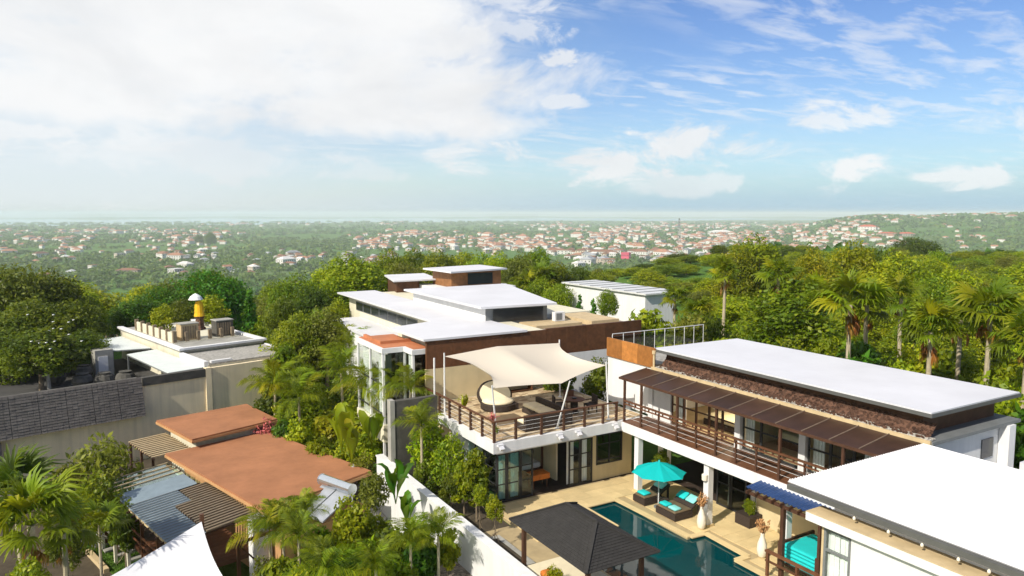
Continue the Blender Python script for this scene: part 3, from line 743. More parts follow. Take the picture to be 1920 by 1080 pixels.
for x in (18.85, 20.75):
    for y in (32.35, 34.6): MB().box(x, x+.09, y, y+.09, .02, 2.2).build('bed_post', 'wood_dark', bd)
ot = root('side_table', (19.6, 30.95, 0.015), 'small table with an orange cloth just inside the garden room opening', 'table')
MB().box(19.15, 20.1, 30.65, 31.25, .7, .75).build('tabletop', 'wood_dark', ot)
MB().box(19.12, 20.13, 30.62, 31.28, .752, .775).box(19.12, 20.13, 30.60, 30.619, .5, .775).build('cloth', 'orange_cloth', ot)
for x in (19.2, 20.0):
    for y in (30.7, 31.15): MB().box(x, x+.05, y, y+.05, .016, .7).build('leg', 'wood_dark', ot)
b2 = root('bed', (28.2, 21.2, 3.44), 'wide cream bed seen through the upper balcony glazing', 'bed')
MB().box(27.0, 29.6, 20.2, 22.2, 3.45, 3.8).build('bed_base', 'wood_red', b2)
MB().cushion(27.02, 29.58, 20.22, 22.18, 3.8, 4.1).build('mattress', 'cream_cushion', b2)
b3 = root('sofa', (27.5, 25.4, 3.44), 'cream sofa behind the open glass doors of the balcony lounge', 'sofa')
MB().box(26.6, 28.6, 24.2, 26.4, 3.45, 3.75).build('base', 'wicker', b3)
MB().cushion(26.62, 28.2, 24.22, 26.38, 3.75, 3.98).build('seat_cushion', 'cream_cushion', b3)
MB().box(28.3, 28.6, 24.2, 26.4, 3.75, 4.3).build('backrest', 'cream_cushion', b3)

# ------------------------------------------------------------------ house at lower right
H2 = root('poolside_house', (21.5, 8, 0), 'white house with broad white corrugated metal roof', 'house')
MB().corr((18.05, 14.4, 5.95), (7.05, 0, 0), (0, -13.4, 0), 56, .045).build('roof', 'white_roof', H2)
MB().slab([(18.08, 1.0, 5.88), (25.1, 1.0, 5.88), (25.1, 14.3, 5.88), (18.08, 14.3, 5.88)], .10).build('roof_deck', 'gutter_grey', H2)
MB().box(17.95, 18.077, 1, 14.33, 5.75, 5.90).build('gutter', 'gutter_grey', H2)
MB().box(25.105, 25.22, 1, 14.1, 5.72, 5.92).build('gutter', 'gutter_grey', H2)
MB().box(18.45, 25.0, 1, 13.05, 5.421, 5.75).build('upper_wall', 'white_wall', H2)
MB().box(17.90, 25.0, 1, 12.1, 0, 5.42).box(18.10, 25.0, 12.1, 13.05, 0, 5.42).box(17.90, 18.10, 12.1, 13.05, 5.09, 5.42).build('wall', 'white_wall', H2)
MB().box(17.70, 17.897, 1, 13.44, 5.18, 5.42).build('ledge', 'white_wall', H2)
MB().box(17.70, 18.449, 1, 13.44, 5.423, 5.445).build('ledge_cap', 'sand_trim', H2)
MB().box(17.94, 18.10, 12.99, 13.06, 0, 5.088).build('wall_edge', 'sand_trim', H2)
wd = MB()
for y in (12.13, 12.91): wd.box(17.93, 18.00, y, y+.07, 0.2, 5.08)
for z_ in (.2, 2.3, 4.40, 5.0): wd.box(17.93, 18.00, 12.20, 12.91, z_, z_+.07)
wd = wd.build('window', 'grey_metal', H2)
MB().box(17.96, 17.97, 12.20, 12.91, .27, 5.0).build('pane', 'glass', wd)
for y0, n_ in ((12.2, 4), (12.53, 4)):
    cu = MB()
    for j in range(n_): cu.box(18.03+.03*(j % 2), 18.06+.03*(j % 2), y0+.08*j, y0+.08*(j+1), .1, 5.06)
    cu.build('curtain', 'curtain', H2)
for y in (12.1, 11.1, 10.2, 9.3, 8.6):
    MB().lathe((17.98, y, 5.60), [(.015, 0), (.04, .02), (.04, .06), (.02, .10)], 8).build('lamp', 'ceramic', H2)
sr = root('service_roof', (29, 9, 0), 'low pale roofs with cross beams behind the white house', 'roof')
MB().box(25.6, 33, 4, 13.6, 3.2, 3.5).build('slab', 'concrete', sr)
for y in (5.5, 7.6, 9.6, 11.5): MB().box(25.8, 33, y, y+.35, 3.503, 4.2).build('beam', 'white_wall', sr)
MB().box(31, 36, 3, 14, 3.9, 4.4).build('roof', 'white_roof', sr)

# blue awning, railing, mattresses beside the house
aw = root('awning', (23.3, 18.3, 0), 'blue corrugated awning on a dark timber post beside the pool', 'awning')
MB().corr((22.55, 20.0, 3.06), (0, -3.6, 0), (1.9, 0, .22), 18, .03).build('sheet', 'blue_sheet', aw)
for k in range(9):
    MB().bar((22.4, 19.8-k*.4, 2.94), (24.4, 19.8-k*.4, 3.17), .06, .10).build('rafter', 'wood_post', aw)
MB().bar((22.62, 20, 2.85), (22.62, 16.5, 2.85), .09, .12).build('beam', 'wood_post', aw)
MB().box(22.55, 22.70, 18.1, 18.25, 0, 2.8).build('post', 'wood_post', aw)
MB().box(22.57, 22.68, 16.5, 16.6, 0, 2.8).build('post', 'wood_post', aw)
rl = root('timber_railing', (22.3, 17.5, 0), 'red brown timber railing beside the pool below the blue awning', 'railing')
MB().box(22.22, 22.36, 15.9, 18.65, .98, 1.06).build('rail', 'wood_red', rl)
MB().box(22.25, 22.33, 15.9, 18.65, .6, .66).build('rail', 'wood_red', rl)
for y in (18.55, 17.2, 15.95): MB().box(22.24, 22.34, y-.05, y+.05, 0, .98).build('post', 'wood_red', rl)
fr = root('daybed_frame', (24.3, 17.8, 0), 'dark timber daybed frame holding a stack of turquoise mattresses', 'daybed frame')
for x in (23.2, 25.2):
    for y in (17.05, 18.75): MB().box(x-.05, x+.05, y-.05, y+.05, 0, 1.12).build('leg', 'wood_post', fr)
for y in (17.05, 18.75): MB().box(23.25, 25.15, y-.05, y+.05, 1.02, 1.12).build('rail', 'wood_post', fr)
MB().box(23.2, 25.2, 17.1, 18.7, .25, .32).build('base', 'wood_post', fr)
for k, lab in enumerate(('lowest turquoise mattress of the stack in the dark frame', 'second turquoise mattress from the bottom of the stack', 'third turquoise mattress from the bottom of the stack', 'fourth turquoise mattress from the bottom of the stack', 'topmost turquoise mattress of the stack in the dark frame')):
    tag(MB().cushion(23.26+.03*(k % 2), 25.12-.04*(k % 3), 17.13, 18.66, .325+k*.15, .325+k*.15+.143).build('mattress', 'turquoise'), lab, 'mattress', 'turquoise mattresses in the stack')

# ------------------------------------------------------------------ pool furniture
def lounger(name, y0, y1, x0, label, cushions):
    r = root(name, (x0+.8, (y0+y1)/2, 0), label, 'sun lounger', 'sun loungers under the turquoise parasol')
    MB().slab([(x0, y0, .34), (x0+1.1, y0, .34), (x0+1.1, y1, .34), (x0, y1, .34)], .30).build('base', 'wicker', r)
    MB().cushion(x0+.04, x0+1.06, y0+.04, y1-.04, .34, .44).build('mattress', 'brown_sheet', r)
    MB().slab([(x0+1.06, y0+.02, .46), (x0+1.66, y0+.02, .80), (x0+1.66, y1-.02, .80), (x0+1.06, y1-.02, .46)], .10).build('backrest', 'wicker', r)
    MB().box(x0+1.52, x0+1.6, y0+.05, y0+.13, 0, .72).build('leg', 'wicker', r)
    MB().box(x0+1.52, x0+1.6, y1-.13, y1-.05, 0, .72).build('leg', 'wicker', r)
    return r
def pillow(x0, x1, y0, y1, z0, z1, mat, label, tilt=0.0):
    q = MB().cushion(x0, x1, y0, y1, z0, z1)
    if tilt: q.v = [(x, y, z+(x-x0)*tilt) for x, y, z in q.v]
    tag(q.build('cushion', mat, None, True), label, 'cushion', 'cushions on the sun loungers')
lounger('sun_lounger', 24.1, 25.4, 22.66, 'double wicker sun lounger beside the tall cream vase', 2)
lounger('sun_lounger', 26.2, 27.05, 22.66, 'narrow wicker sun lounger near the slim white column', 1)
pillow(22.76, 23.16, 24.8, 25.3, .445, .57, 'turquoise', 'bright turquoise cushion on the foot of the double lounger')
pillow(22.76, 23.16, 24.2, 24.7, .445, .57, 'turquoise_pale', 'pale turquoise cushion on the foot of the double lounger')
pillow(23.84, 24.22, 24.78, 25.34, .57, .70, 'turquoise', 'bright turquoise head cushion on the double lounger backrest', .5)
pillow(23.84, 24.22, 24.16, 24.72, .57, .70, 'turquoise_pale', 'pale turquoise head cushion on the double lounger backrest', .5)
pillow(22.76, 23.2, 26.35, 26.9, .445, .57, 'turquoise', 'turquoise cushion on the foot of the narrow lounger')
pillow(23.84, 24.22, 26.3, 26.95, .57, .70, 'turquoise_pale', 'pale head cushion on the narrow lounger backrest', .5)
tbl = root('side_table', (23.5, 25.82, 0), 'small dark wicker table at the parasol foot', 'side table')
MB().box(23.28, 23.72, 25.58, 26.04, .32, .37).build('tabletop', 'wicker', tbl)
MB().box(23.32, 23.68, 25.62, 26.0, 0, .32).build('base', 'wicker', tbl)
um = root('parasol', (23.2, 25.82, 0), 'turquoise parasol open over the sun loungers', 'parasol')
MB().tube([(23.2, 25.82, 0), (23.2, 25.82, 2.26)], .03, 8).build('pole', 'pale_metal', um)
MB().lathe((23.2, 25.82, 0), [(.22, 0), (.22, .06), (.05, .1)], 12).build('foot', 'grey_metal', um)
for k in range(8):
    a0, a1 = 2*math.pi*(k+.3)/8, 2*math.pi*(k+1.3)/8
    q = MB(); c0 = np.array((23.2, 25.82, 2.24)); R_ = 1.30
    e0 = np.array((23.2+R_*math.cos(a0), 25.82+R_*math.sin(a0), 1.73)); e1 = np.array((23.2+R_*math.cos(a1), 25.82+R_*math.sin(a1), 1.73))
    m0, m1 = c0*.5+e0*.5+(0, 0, .05), c0*.5+e1*.5+(0, 0, .05); mm = (m0+m1)/2-(0, 0, .035); em = (e0+e1)/2*1.0+(0, 0, .0); em[:2] = em[:2]*.97+c0[:2]*.03
    q.add([c0, m0, mm, m1, e0, em, e1], [(0, 1, 2), (0, 2, 3), (1, 4, 5, 2), (2, 5, 6, 3)])
    q.build('canopy_panel', 'parasol_cloth', um)
    MB().bar(tuple(c0-(0, 0, .03)), tuple(e0-(0, 0, .02)), .02, .02).build('rib', 'pale_metal', um)
MB().lathe((23.2, 25.82, 2.24), [(.05, 0), (.04, .06), (.01, .1)], 8).build('finial', 'turquoise', um)
def vase(x, y, label):
    r = root('vase', (x, y, 0), label, 'vase')
    MB().lathe((x, y, 0), [(.10, 0), (.17, .10), (.21, .34), (.18, .6), (.09, .86), (.075, .98), (.10, 1.04)], 18).build('body', 'ceramic', r, True)
    g = random.Random(int(x*100)); q = MB()
    for _ in range(44):
        a = g.uniform(0, 6.28); rr_ = g.uniform(.04, .28); z_ = 1.0+g.uniform(.25, .62)-rr_*.3
        e = (x+rr_*math.cos(a), y+rr_*math.sin(a), z_)
        q.bar((x+.04*math.cos(a), y+.04*math.sin(a), .95), e, .01)
        s_ = g.uniform(.015, .035)
        for _k in range(2):
            b_ = np.array(e)+np.array([g.uniform(-.05, .05) for _ in range(3)])
            q.bar(tuple(b_-(s_, 0, s_)), tuple(b_+(s_, 0, s_)), s_*1.2)
    q.build('dried_flowers', 'dry_flower', r)
vase(23.22, 23.0, 'tall cream vase of dried orange flowers beside the double lounger')
vase(23.37, 19.75, 'tall cream vase of dried flowers near the timber railing')
pl = root('planter', (26.2, 22.6, 0), 'low dark planter box against the white curtains', 'planter')
MB().box(25.05, 25.85, 21.9, 22.75, 0, .5).build('box', 'wicker', pl)

# poolside pavilion with dark shingle roof
pv = root('pavilion', (15.15, 21.1, 0), 'poolside pavilion with dark grey hipped shingle roof', 'pavilion')
ex0, ex1, ey0, ey1, ez = 13.6, 16.75, 18.5, 23.5, 2.32
rx, ry0, ry1, rz_ = 15.17, 20.05, 21.95, 3.17
C4 = [np.array(p, float) for p in ((ex0, ey0, ez), (ex1, ey0, ez), (ex1, ey1, ez), (ex0, ey1, ez))]
R0, R1 = np.array((rx, ry0, rz_)), np.array((rx, ry1, rz_))
MB().add(C4+[R0, R1], [(0, 1, 4), (1, 2, 5, 4), (2, 3, 5), (3, 0, 4, 5), (3, 2, 1, 0)]).build('roof', 'shingle', pv)
sh = MB(); g = random.Random(9)
for a, b, c, d in ((C4[3], C4[0], R0, R1), (C4[0], C4[1], R0, R0), (C4[1], C4[2], R1, R0), (C4[2], C4[3], R1, R1)):
    rows = 16
    nrm = unit(np.cross(b-a, d-a))
    if nrm[2] < 0: nrm = -nrm
    for i in range(rows):
        t0, t1 = i/rows, (i+1.25)/rows
        l0, r0, l1, r1 = a+(d-a)*t0, b+(c-b)*t0, a+(d-a)*min(t1, 1), b+(c-b)*min(t1, 1)
        n_ = max(1, int(np.linalg.norm(r0-l0)/.2))
        for k in range(n_):
            u0, u1 = (k+.03)/n_, (k+.97)/n_
            h = g.uniform(.028, .036)
            q0, q1 = l0+(r0-l0)*u0+nrm*h, l0+(r0-l0)*u1+nrm*h
            q2, q3 = l1+(r1-l1)*u1+nrm*.012, l1+(r1-l1)*u0+nrm*.012
            sh.add([q0, q1, q2, q3, q0-nrm*.03, q1-nrm*.03], [(0, 1, 2, 3), (0, 4, 5, 1)])
sho = sh.build('shingles', 'shingle', pv); sho['kind'] = 'stuff'
MB().bar(tuple(R0+(0, 0, .05)), tuple(R1+(0, 0, .05)), .12, .06).build('ridge_cap', 'shingle', pv)
for cpt, rp in ((C4[0], R0), (C4[1], R0), (C4[2], R1), (C4[3], R1)):
    MB().bar(tuple(cpt+(0, 0, .05)), tuple(rp+(0, 0, .05)), .10, .045).build('hip_cap', 'shingle', pv)
for x in (14.0, 16.3):
    for y in (18.95, 23.05): MB().box(x-.07, x+.07, y-.07, y+.07, -.1, 2.34).build('post', 'wood_post', pv)
MB().box(13.85, 16.45, 18.8, 23.2, -.1, .42).build('platform', 'wood_dark', pv)
MB().cushion(14.0, 16.3, 19.0, 23.0, .42, .6).build('mattress', 'cream_cushion', pv)
pillow(14.05, 14.5, 21.2, 22.0, .61, .85, 'orange_cloth', 'orange cushion lying under the dark pavilion roof')
sg_ = root('stone_trough', (14.2, 25, 0), 'low stone planting trough between white wall and pavilion', 'planter')
MB().box(13.75, 14.9, 23.65, 26.6, -.05, .22).build('rim', 'concrete', sg_)
MB().box(14.0, 14.65, 23.9, 26.3, .225, .24).build('soil', 'soil', sg_)

# the lit lamp in the balcony lounge
em = bpy.data.materials.new('lamp_glow'); em.use_nodes = True; t = em.node_tree; t.nodes.clear()
e_ = N(t, 'ShaderNodeEmission', i_Strength=6.0); e_.inputs[0].default_value = (1, .72, .38, 1)
o_ = N(t, 'ShaderNodeOutputMaterial'); t.links.new(e_.outputs[0], o_.inputs[0]); MATS['lamp_glow'] = em
cl = root('ceiling_lamp', (27.2, 24.6, 5.35), 'warm lit ceiling lamp inside the balcony lounge', 'lamp')
MB().lathe((27.2, 24.6, 5.42), [(.10, 0), (.26, .04), (.28, .14), (.10, .2)], 14).build('shade', 'lamp_glow', cl)
MB().tube([(27.2, 24.6, 5.62), (27.2, 24.6, 5.9)], .012, 6).build('cord', 'dark_metal', cl)
for nm_, loc_, w_ in (('lamp_light', (27.2, 24.6, 5.25), 130),):
    ld = bpy.data.lights.new(nm_, 'POINT'); ld.energy = w_; ld.color = (1, .80, .55); ld.shadow_soft_size = .25
    lo = bpy.data.objects.new(nm_, ld); COL.objects.link(lo); lo.location = loc_
# ------------------------------------------------------------------ villa behind the terrace
C = root('courtyard_villa', (21, 45, 0), 'large flat roofed villa with white roofs behind the terrace', 'villa')
MB().slab([(16.14, 37.35, 7.02), (22.9, 37.35, 7.02), (22.9, 64, 7.02), (19.4, 64, 7.02), (19.4, 43.6, 7.02), (16.05, 42.4, 7.02)], .12).build('roof', 'white_roof', C)
for k in range(5):
    MB().box(16.35+k*1.6, 16.35+k*1.6+1.59, 37.45, 37.62, 5.30, 6.898).build('timber_panel', 'wood_dark', C)
for k in range(5):
    MB().box(24.36+k*1.5, 24.36+k*1.5+1.49, 37.45, 37.62, 5.30, 6.96).build('timber_panel', 'wood_dark', C)
MB().box(24.4, 32, 37.64, 46, 6.4, 6.6).build('gravel_roof', 'gravel_brown', C)
MB().box(24.9, 28.5, 39.5, 42, 6.6, 6.8).box(28.9, 31.2, 39.0, 43, 6.6, 6.9).build('roof_box', 'sand_trim', C)
MB().box(17.0, 24.3, 37.64, 43.4, -1, 6.88).build('wall', 'cream_wall', C)
MB().box(20.3, 32, 43.41, 63.4, -3, 6.88).build('wall', 'cream_wall', C)
MB().box(24.3, 32, 37.64, 43.4, -1, 6.39).build('wall', 'cream_wall', C)
for z0, z1, ya, yb in ((5.7, 6.45, 48, 61.5), (3.9, 4.75, 50, 62.5)):
    n_ = 7
    for k in range(n_):
        a = ya+(yb-ya)*k/n_; b = ya+(yb-ya)*(k+1)/n_-.12
        f_ = MB().box(20.24, 20.298, a, b, z0, z1).build('window', 'grey_metal', C)
        MB().box(20.22, 20.238, a+.06, b-.06, z0+.06, z1-.06).build('pane', 'window_dark', f_)
MB().slab([(17.6, 44.2, 5.2), (20.28, 44.2, 5.2), (20.28, 60.5, 5.2), (17.6, 60.5, 5.2)], .25).build('lower_roof', 'white_roof', C)
MB().box(17.75, 18.0, 44.4, 60.2, -3, 4.95).build('wall', 'white_wall', C)
MB().slab([(21.9, 41.4, 8.02), (27.4, 40.9, 8.02), (31.2, 54.5, 8.02), (21.9, 54.5, 8.02)], .14).build('upper_roof', 'white_roof', C)
MB().slab([(22.5, 41.95, 7.87), (27.0, 41.6, 7.87), (30.4, 54, 7.87), (22.5, 54, 7.87)], 1.0).build('upper_wall', 'white_wall', C)
MB().slab([(22.5, 41.90, 7.86), (27.02, 41.53, 7.86), (27.02, 41.58, 7.86), (22.5, 41.945, 7.86)], 1.2).build('upper_front', 'grey_metal', C)
MB().quad((23.0, 41.80, 6.95), (26.7, 41.50, 6.85), (26.7, 41.50, 7.75), (23.0, 41.80, 7.75)).build('upper_window', 'window_dark', C)
ac = root('air_conditioner', (27.4, 41.0, 6.8), 'white air conditioner unit under the eave of the upper white roof', 'air conditioner')
MB().box(27.05, 27.85, 40.6, 40.95, 6.82, 7.42).build('case', 'white_wall', ac)
MB().lathe((27.4, 40.59, 7.1), [(.01, 0), (.01, .01)], 6).box(27.15, 27.6, 40.58, 40.598, 6.9, 7.34).build('grille', 'grey_metal', ac)
# glass bay with the orange roof
OP = [(14.3, 43.6), (14.3, 39.0), (15.6, 39.0), (15.6, 37.75), (16.75, 37.75), (16.75, 43.6)]
b_ = MB().prism(OP, 6.12, 6.4).build('bay_fascia', 'white_wall', C)
OI = [(14.45, 43.45), (14.45, 39.15), (15.75, 39.15), (15.75, 37.9), (16.7, 37.9), (16.7, 43.45)]
MB().prism(OI, 6.402, 6.43).build('bay_roof', 'orange_roof', b_)
MB().box(14.7, 16.6, 40.3, 40.5, 6.432, 6.6).box(14.7, 14.88, 40.5, 43.3, 6.432, 6.6).build('roof_kerb', 'orange_roof', b_)
for x, y in ((14.4, 39.1), (14.4, 43.4), (15.7, 37.85), (15.7, 39.1), (14.4, 41.2)):
    MB().box(x-.065, x+.065, y-.065, y+.065, 0, 6.12).build('bay_post', 'white_wall', C)
for (x0, y0, x1, y1, mt) in ((14.38, 39.2, 14.38, 41.1, 'glass'), (14.38, 41.3, 14.38, 43.3, 'glass'), (14.5, 39.08, 15.6, 39.08, 'glass_smoke'), (15.68, 37.95, 15.68, 39.0, 'glass'), (15.8, 37.83, 16.7, 37.83, 'glass_smoke')):
    MB().bar((x0, y0, 4.05), (x1, y1, 4.05), .012, 4.1).build('bay_pane', mt, C)
    for z_ in (2.6, 4.3): MB().bar((x0, y0, z_), (x1, y1, z_), .05, .06).build('bay_bar', 'dark_metal', C)
MB().box(14.3, 16.9, 38.9, 43.6, 1.0, 2.0).build('bay_base', 'cream_wall', C)
for (x0, y0, dx_, dy_, n_) in ((14.55, 39.3, 0, .1, 9), (14.55, 41.6, 0, .1, 14), (14.6, 39.25, .09, 0, 4), (15.8, 38.0, 0, .1, 7)):
    cu = MB()
    for j in range(n_):
        w_ = .03*(j % 2)
        cu.bar((x0+dx_*j+(w_ if dy_ else 0), y0+dy_*j+(w_ if dx_ else 0), 4.0), (x0+dx_*(j+1)+(w_ if dy_ else 0), y0+dy_*(j+1)+(w_ if dx_ else 0), 4.0), .03, 4.0)
    cu.build('curtain', 'curtain', C)
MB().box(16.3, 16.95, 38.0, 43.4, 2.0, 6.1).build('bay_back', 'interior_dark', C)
# two small flat roofed pavilions further back
F1 = root('rooftop_pavilion', (30, 60, 7), 'timber clad rooftop pavilion with the highest white flat roof', 'pavilion')
MB().slab([(26.9, 62.2, 9.02), (27.2, 56.9, 9.02), (33.5, 58.2, 9.02), (33.5, 63.6, 9.02)], .14).build('roof', 'white_roof', F1)
MB().box(27.9, 32.9, 58.3, 62.3, 7.5, 8.86).build('wall', 'wood_mid', F1)
MB().slab([(26.6, 57.2, 7.49), (33.8, 57.2, 7.49), (33.8, 63, 7.49), (26.6, 63, 7.49)], .35).build('ledge', 'white_wall', F1)
MB().box(29.5, 32.0, 58.24, 58.297, 7.7, 8.7).build('window', 'window_dark', F1)
MB().box(27.2, 33.2, 58.0, 62.6, 0, 7.13).build('wall', 'cream_wall', F1)
F2 = root('rooftop_pavilion', (26, 65, 6.5), 'lower rooftop pavilion with white flat roof over brown timber wall', 'pavilion')
MB().slab([(25.4, 68.2, 8.02), (23.8, 61.6, 8.02), (28.3, 61.6, 8.02), (29.6, 68.2, 8.02)], .12).build('roof', 'white_roof', F2)
MB().slab([(25.6, 67.8, 7.9), (24.3, 62.2, 7.9), (26.5, 62.2, 7.9), (26.5, 67.8, 7.9)], 7.9).build('wall', 'wood_dark', F2)
# white back building
B = root('white_building', (51, 64, 0), 'plain white block with pale mono roof standing before the trees', 'building')
MB().box(48.9, 53.0, 57.0, 71.3, -1, 5.78).build('wall', 'white_wall', B)
MB().slab([(48.6, 56.6, 5.95), (53.6, 56.6, 5.99), (53.6, 71.6, 5.99), (48.6, 71.6, 5.95)], .16).build('roof', 'pale_metal', B)
for k in range(7): MB().bar((48.6, 58+k*2, 5.98), (53.6, 58+k*2, 6.02), .06, .05).build('roof_seam', 'grey_metal', B)
MB().box(48.86, 48.898, 68.5, 70.5, 1.2, 3.2).build('window', 'window_dark', B)
tag(MB().box(33, 48, 47.5, 47.8, -.5, 2.6).build('garden_wall', 'grey_stone'), 'dark stone garden wall in front of the white block', 'wall')
tag(MB().box(45.5, 45.8, 47.9, 60, -.5, 2.2).build('garden_wall', 'sand_trim'), 'low sand coloured wall at the foot of the white block', 'wall')

# ------------------------------------------------------------------ left: brown roofed villa (own axes)
BV = lroot('brown_roof_villa', (17.5, 38, -3.9), 'villa with two flat rust brown roofs and timber balcony', 'villa')
def lmb(): return MB(LT)
Q1 = [(14.06, 43.4, .30), (14.5, 31.6, .30), (21.0, 32.8, .30), (20.24, 43.5, .30)]
lmb().slab(Q1, .10).build('roof', 'brown_roof', BV)
lmb().slab([(14.02, 43.44, .197), (14.46, 31.55, .197), (21.04, 32.76, .197), (20.28, 43.54, .197)], .14).build('fascia', 'tan_board', BV)
Q2 = [(15.3, 48.6, .92), (15.45, 43.0, .92), (21.0, 43.6, .92), (21.2, 48.6, .92)]
lmb().slab(Q2, .10).build('roof', 'brown_roof', BV)
lmb().slab([(15.26, 48.64, .817), (15.41, 42.96, .817), (21.04, 43.56, .817), (21.24, 48.64, .817)], .14).build('fascia', 'tan_board', BV)
lmb().box(16.0, 20.6, 43.9, 48.2, -3.9, .67).build('wall', 'cream_wall', BV)
lmb().slab([(14.9, 42.9, .05), (15.2, 33.2, .05), (20.5, 34.2, .05), (20.0, 42.9, .05)], 3.95).build('wall', 'tan_board', BV)
lmb().slab([(15.25, 32.2, -.1), (20.4, 33.2, -.1), (20.3, 33.9, -.1), (15.25, 33.0, -.1)], 1.5).build('gable_shade_slab', 'interior_dark', BV)  # near-black slab paints in the shaded void under the front roof edge
lmb().slab([(13.9, 31.7, .0), (14.9, 31.9, .0), (14.9, 32.4, .0), (13.9, 32.2, .0)], 4).build('end_wall', 'white_wall', BV)
lmb().slab([(15.0, 31.2, -1.2), (20.2, 32.0, -1.2), (20.2, 33.0, -1.2), (15.0, 32.0, -1.2)], 2.6).build('lower_wall', 'tan_board', BV)
# balcony canopy of corrugated sheets on timber
def corr_l(x0, x1, y0, y1, z0, z1, n_, mat, name, parent):
    lmb().corr((x0, y0, z0), (0, y1-y0, 0), (x1-x0, 0, z1-z0), n_, .05).build(name, mat, parent)
def zc_(x): return -.42+(x-10.6)*.085
corr_l(10.55, 12.12, 32.5, 36.4, zc_(10.55), zc_(12.12), 13, 'grey_blue_sheet', 'canopy_sheet', BV)
corr_l(10.55, 12.97, 36.4, 38.5, zc_(10.55), zc_(12.97), 7, 'grey_blue_sheet', 'canopy_sheet', BV)
corr_l(10.55, 14.0, 38.5, 40.4, zc_(10.55), zc_(14.0), 7, 'grey_blue_sheet', 'canopy_sheet', BV)
for k in range(20):
    y0 = 32.6+k*.29; x0 = 12.15 if y0 < 36.4 else 13.0
    lmb().bar((x0, y0, zc_(x0)+.03), (14.4, y0, zc_(14.4)+.03), .15, .07).build('canopy_slat', 'brown_sheet', BV)
for k in range(20):
    y0 = 32.65+k*.30; x1 = 12.1 if y0 < 36.4 else (12.95 if y0 < 38.5 else 13.98)
    lmb().bar((10.56, y0, zc_(10.56)+.055), (x1, y0, zc_(x1)+.055), .035, .03).build('sheet_rib', 'grey_metal', BV)
for k in range(4):
    y0 = 40.45+k*.62
    lmb().slab([(10.55, y0, zc_(10.55)), (14.0, y0, zc_(14.0)), (14.0, y0+.57, zc_(14.0)), (10.55, y0+.57, zc_(10.55))], .02).build('canopy_pane', 'glass_teal', BV)
    lmb().bar((10.5, y0+.6, zc_(10.5)+.01), (14.0, y0+.6, zc_(14.0)+.01), .05, .06).build('batten', 'sand_trim', BV)
lmb().bar((10.62, 32.4, -.52), (10.62, 43.0, -.52), .1, .14).build('canopy_beam', 'sand_trim', BV)
for k in range(16): lmb().bar((10.4, 32.7+k*.67, -.57), (14.2, 32.7+k*.67, -.25), .05, .09).build('rafter', 'wood_post', BV)
for y in (42.8, 41.0, 38.9, 36.6, 34.4, 32.6): lmb().box(10.56, 10.7, y-.07, y+.07, -3.9, -.58).build('post', 'wood_dark', BV)
lmb().box(10.6, 14.6, 33.0, 43.0, -2.35, -2.18).build('balcony_floor', 'wood_red', BV)
for k in range(22): lmb().box(10.6, 14.6, 33.0+k*.455, 33.0+k*.455+.43, -2.177, -2.14).build('floor_plank', 'wood_red', BV)
lmb().box(10.5, 10.56, 33, 42.9, -1.35, -1.28).build('rail', 'wood_red', BV)
lmb().box(10.5, 10.56, 33, 42.9, -1.75, -1.70).build('rail', 'wood_red', BV)
for y in (42.4, 40.2, 38.0): lmb().box(10.3, 10.44, y-.08, y+.08, -3.95, -2.2).build('pillar', 'cream_wall', BV)
lmb().box(10.28, 10.46, 37.8, 42.6, -2.5, -2.36).build('lintel', 'cream_wall', BV)
# slatted pergola beside the rear roof
PG = lroot('slatted_pergola', (14, 45.6, -3.9), 'slatted timber pergola in front of the rear brown roof', 'pergola')
for k in range(12): lmb().bar((13.4, 43.8+k*.36, .1), (15.6, 43.8+k*.36, .18), .12, .08).build('slat', 'sand_trim', PG)
lmb().bar((13.5, 43.6, .02), (13.5, 48.0, .02), .1, .1).build('beam', 'wood_post', PG)
lmb().bar((15.3, 43.6, .08), (15.3, 48.0, .08), .1, .1).build('beam', 'wood_post', PG)
for y in (43.8, 45.8, 47.8): lmb().box(13.44, 13.56, y-.06, y+.06, -3.9, -.03).build('post', 'wood_post', PG)
# furniture-dark bay at the near end of the balcony
DB = lroot('garden_terrace', (15.2, 30.5, -3.9), 'small paved terrace with timber frame at the near end of the brown villa', 'terrace')
lmb().box(12.6, 16.2, 27.5, 31.4, -3.95, -3.6).build('floor', 'deck_stone', DB)
for x, y in ((12.9, 31.0), (15.9, 31.2), (12.9, 28.2)): lmb().box(x-.07, x+.07, y-.07, y+.07, -3.6, -.5).build('post', 'wood_dark', DB)
lmb().bar((12.9, 31.0, -.55), (15.9, 31.2, -.55), .1, .14).build('beam', 'wood_dark', DB)
lmb().bar((12.9, 31.0, -2.6), (15.9, 31.2, -2.6), .07, .08).build('rail', 'wood_dark', DB)
lmb().bar((12.9, 31.0, -.6), (14.4, 31.1, -2.5), .06, .07).build('brace', 'wood_dark', DB)
# mast and white sail in the foreground
tag(MB().box(3.72, 3.88, 32.44, 32.6, -3.9, 1.35).build('timber_mast', 'wood_red'), 'dark red timber mast holding the tip of the white sail', 'mast')
ws = root('shade_sail', (1.5, 28, -.5), 'white shade sail rising to a point in the near corner', 'shade sail')
sail_mesh([(3.78, 32.46, 1.05), (4.9, 24.0, .2), (.4, 20.5, .4), (-5.2, 28.0, -.1)], -.35, 20, None, .13).build('cloth', 'sail_white', ws, True)
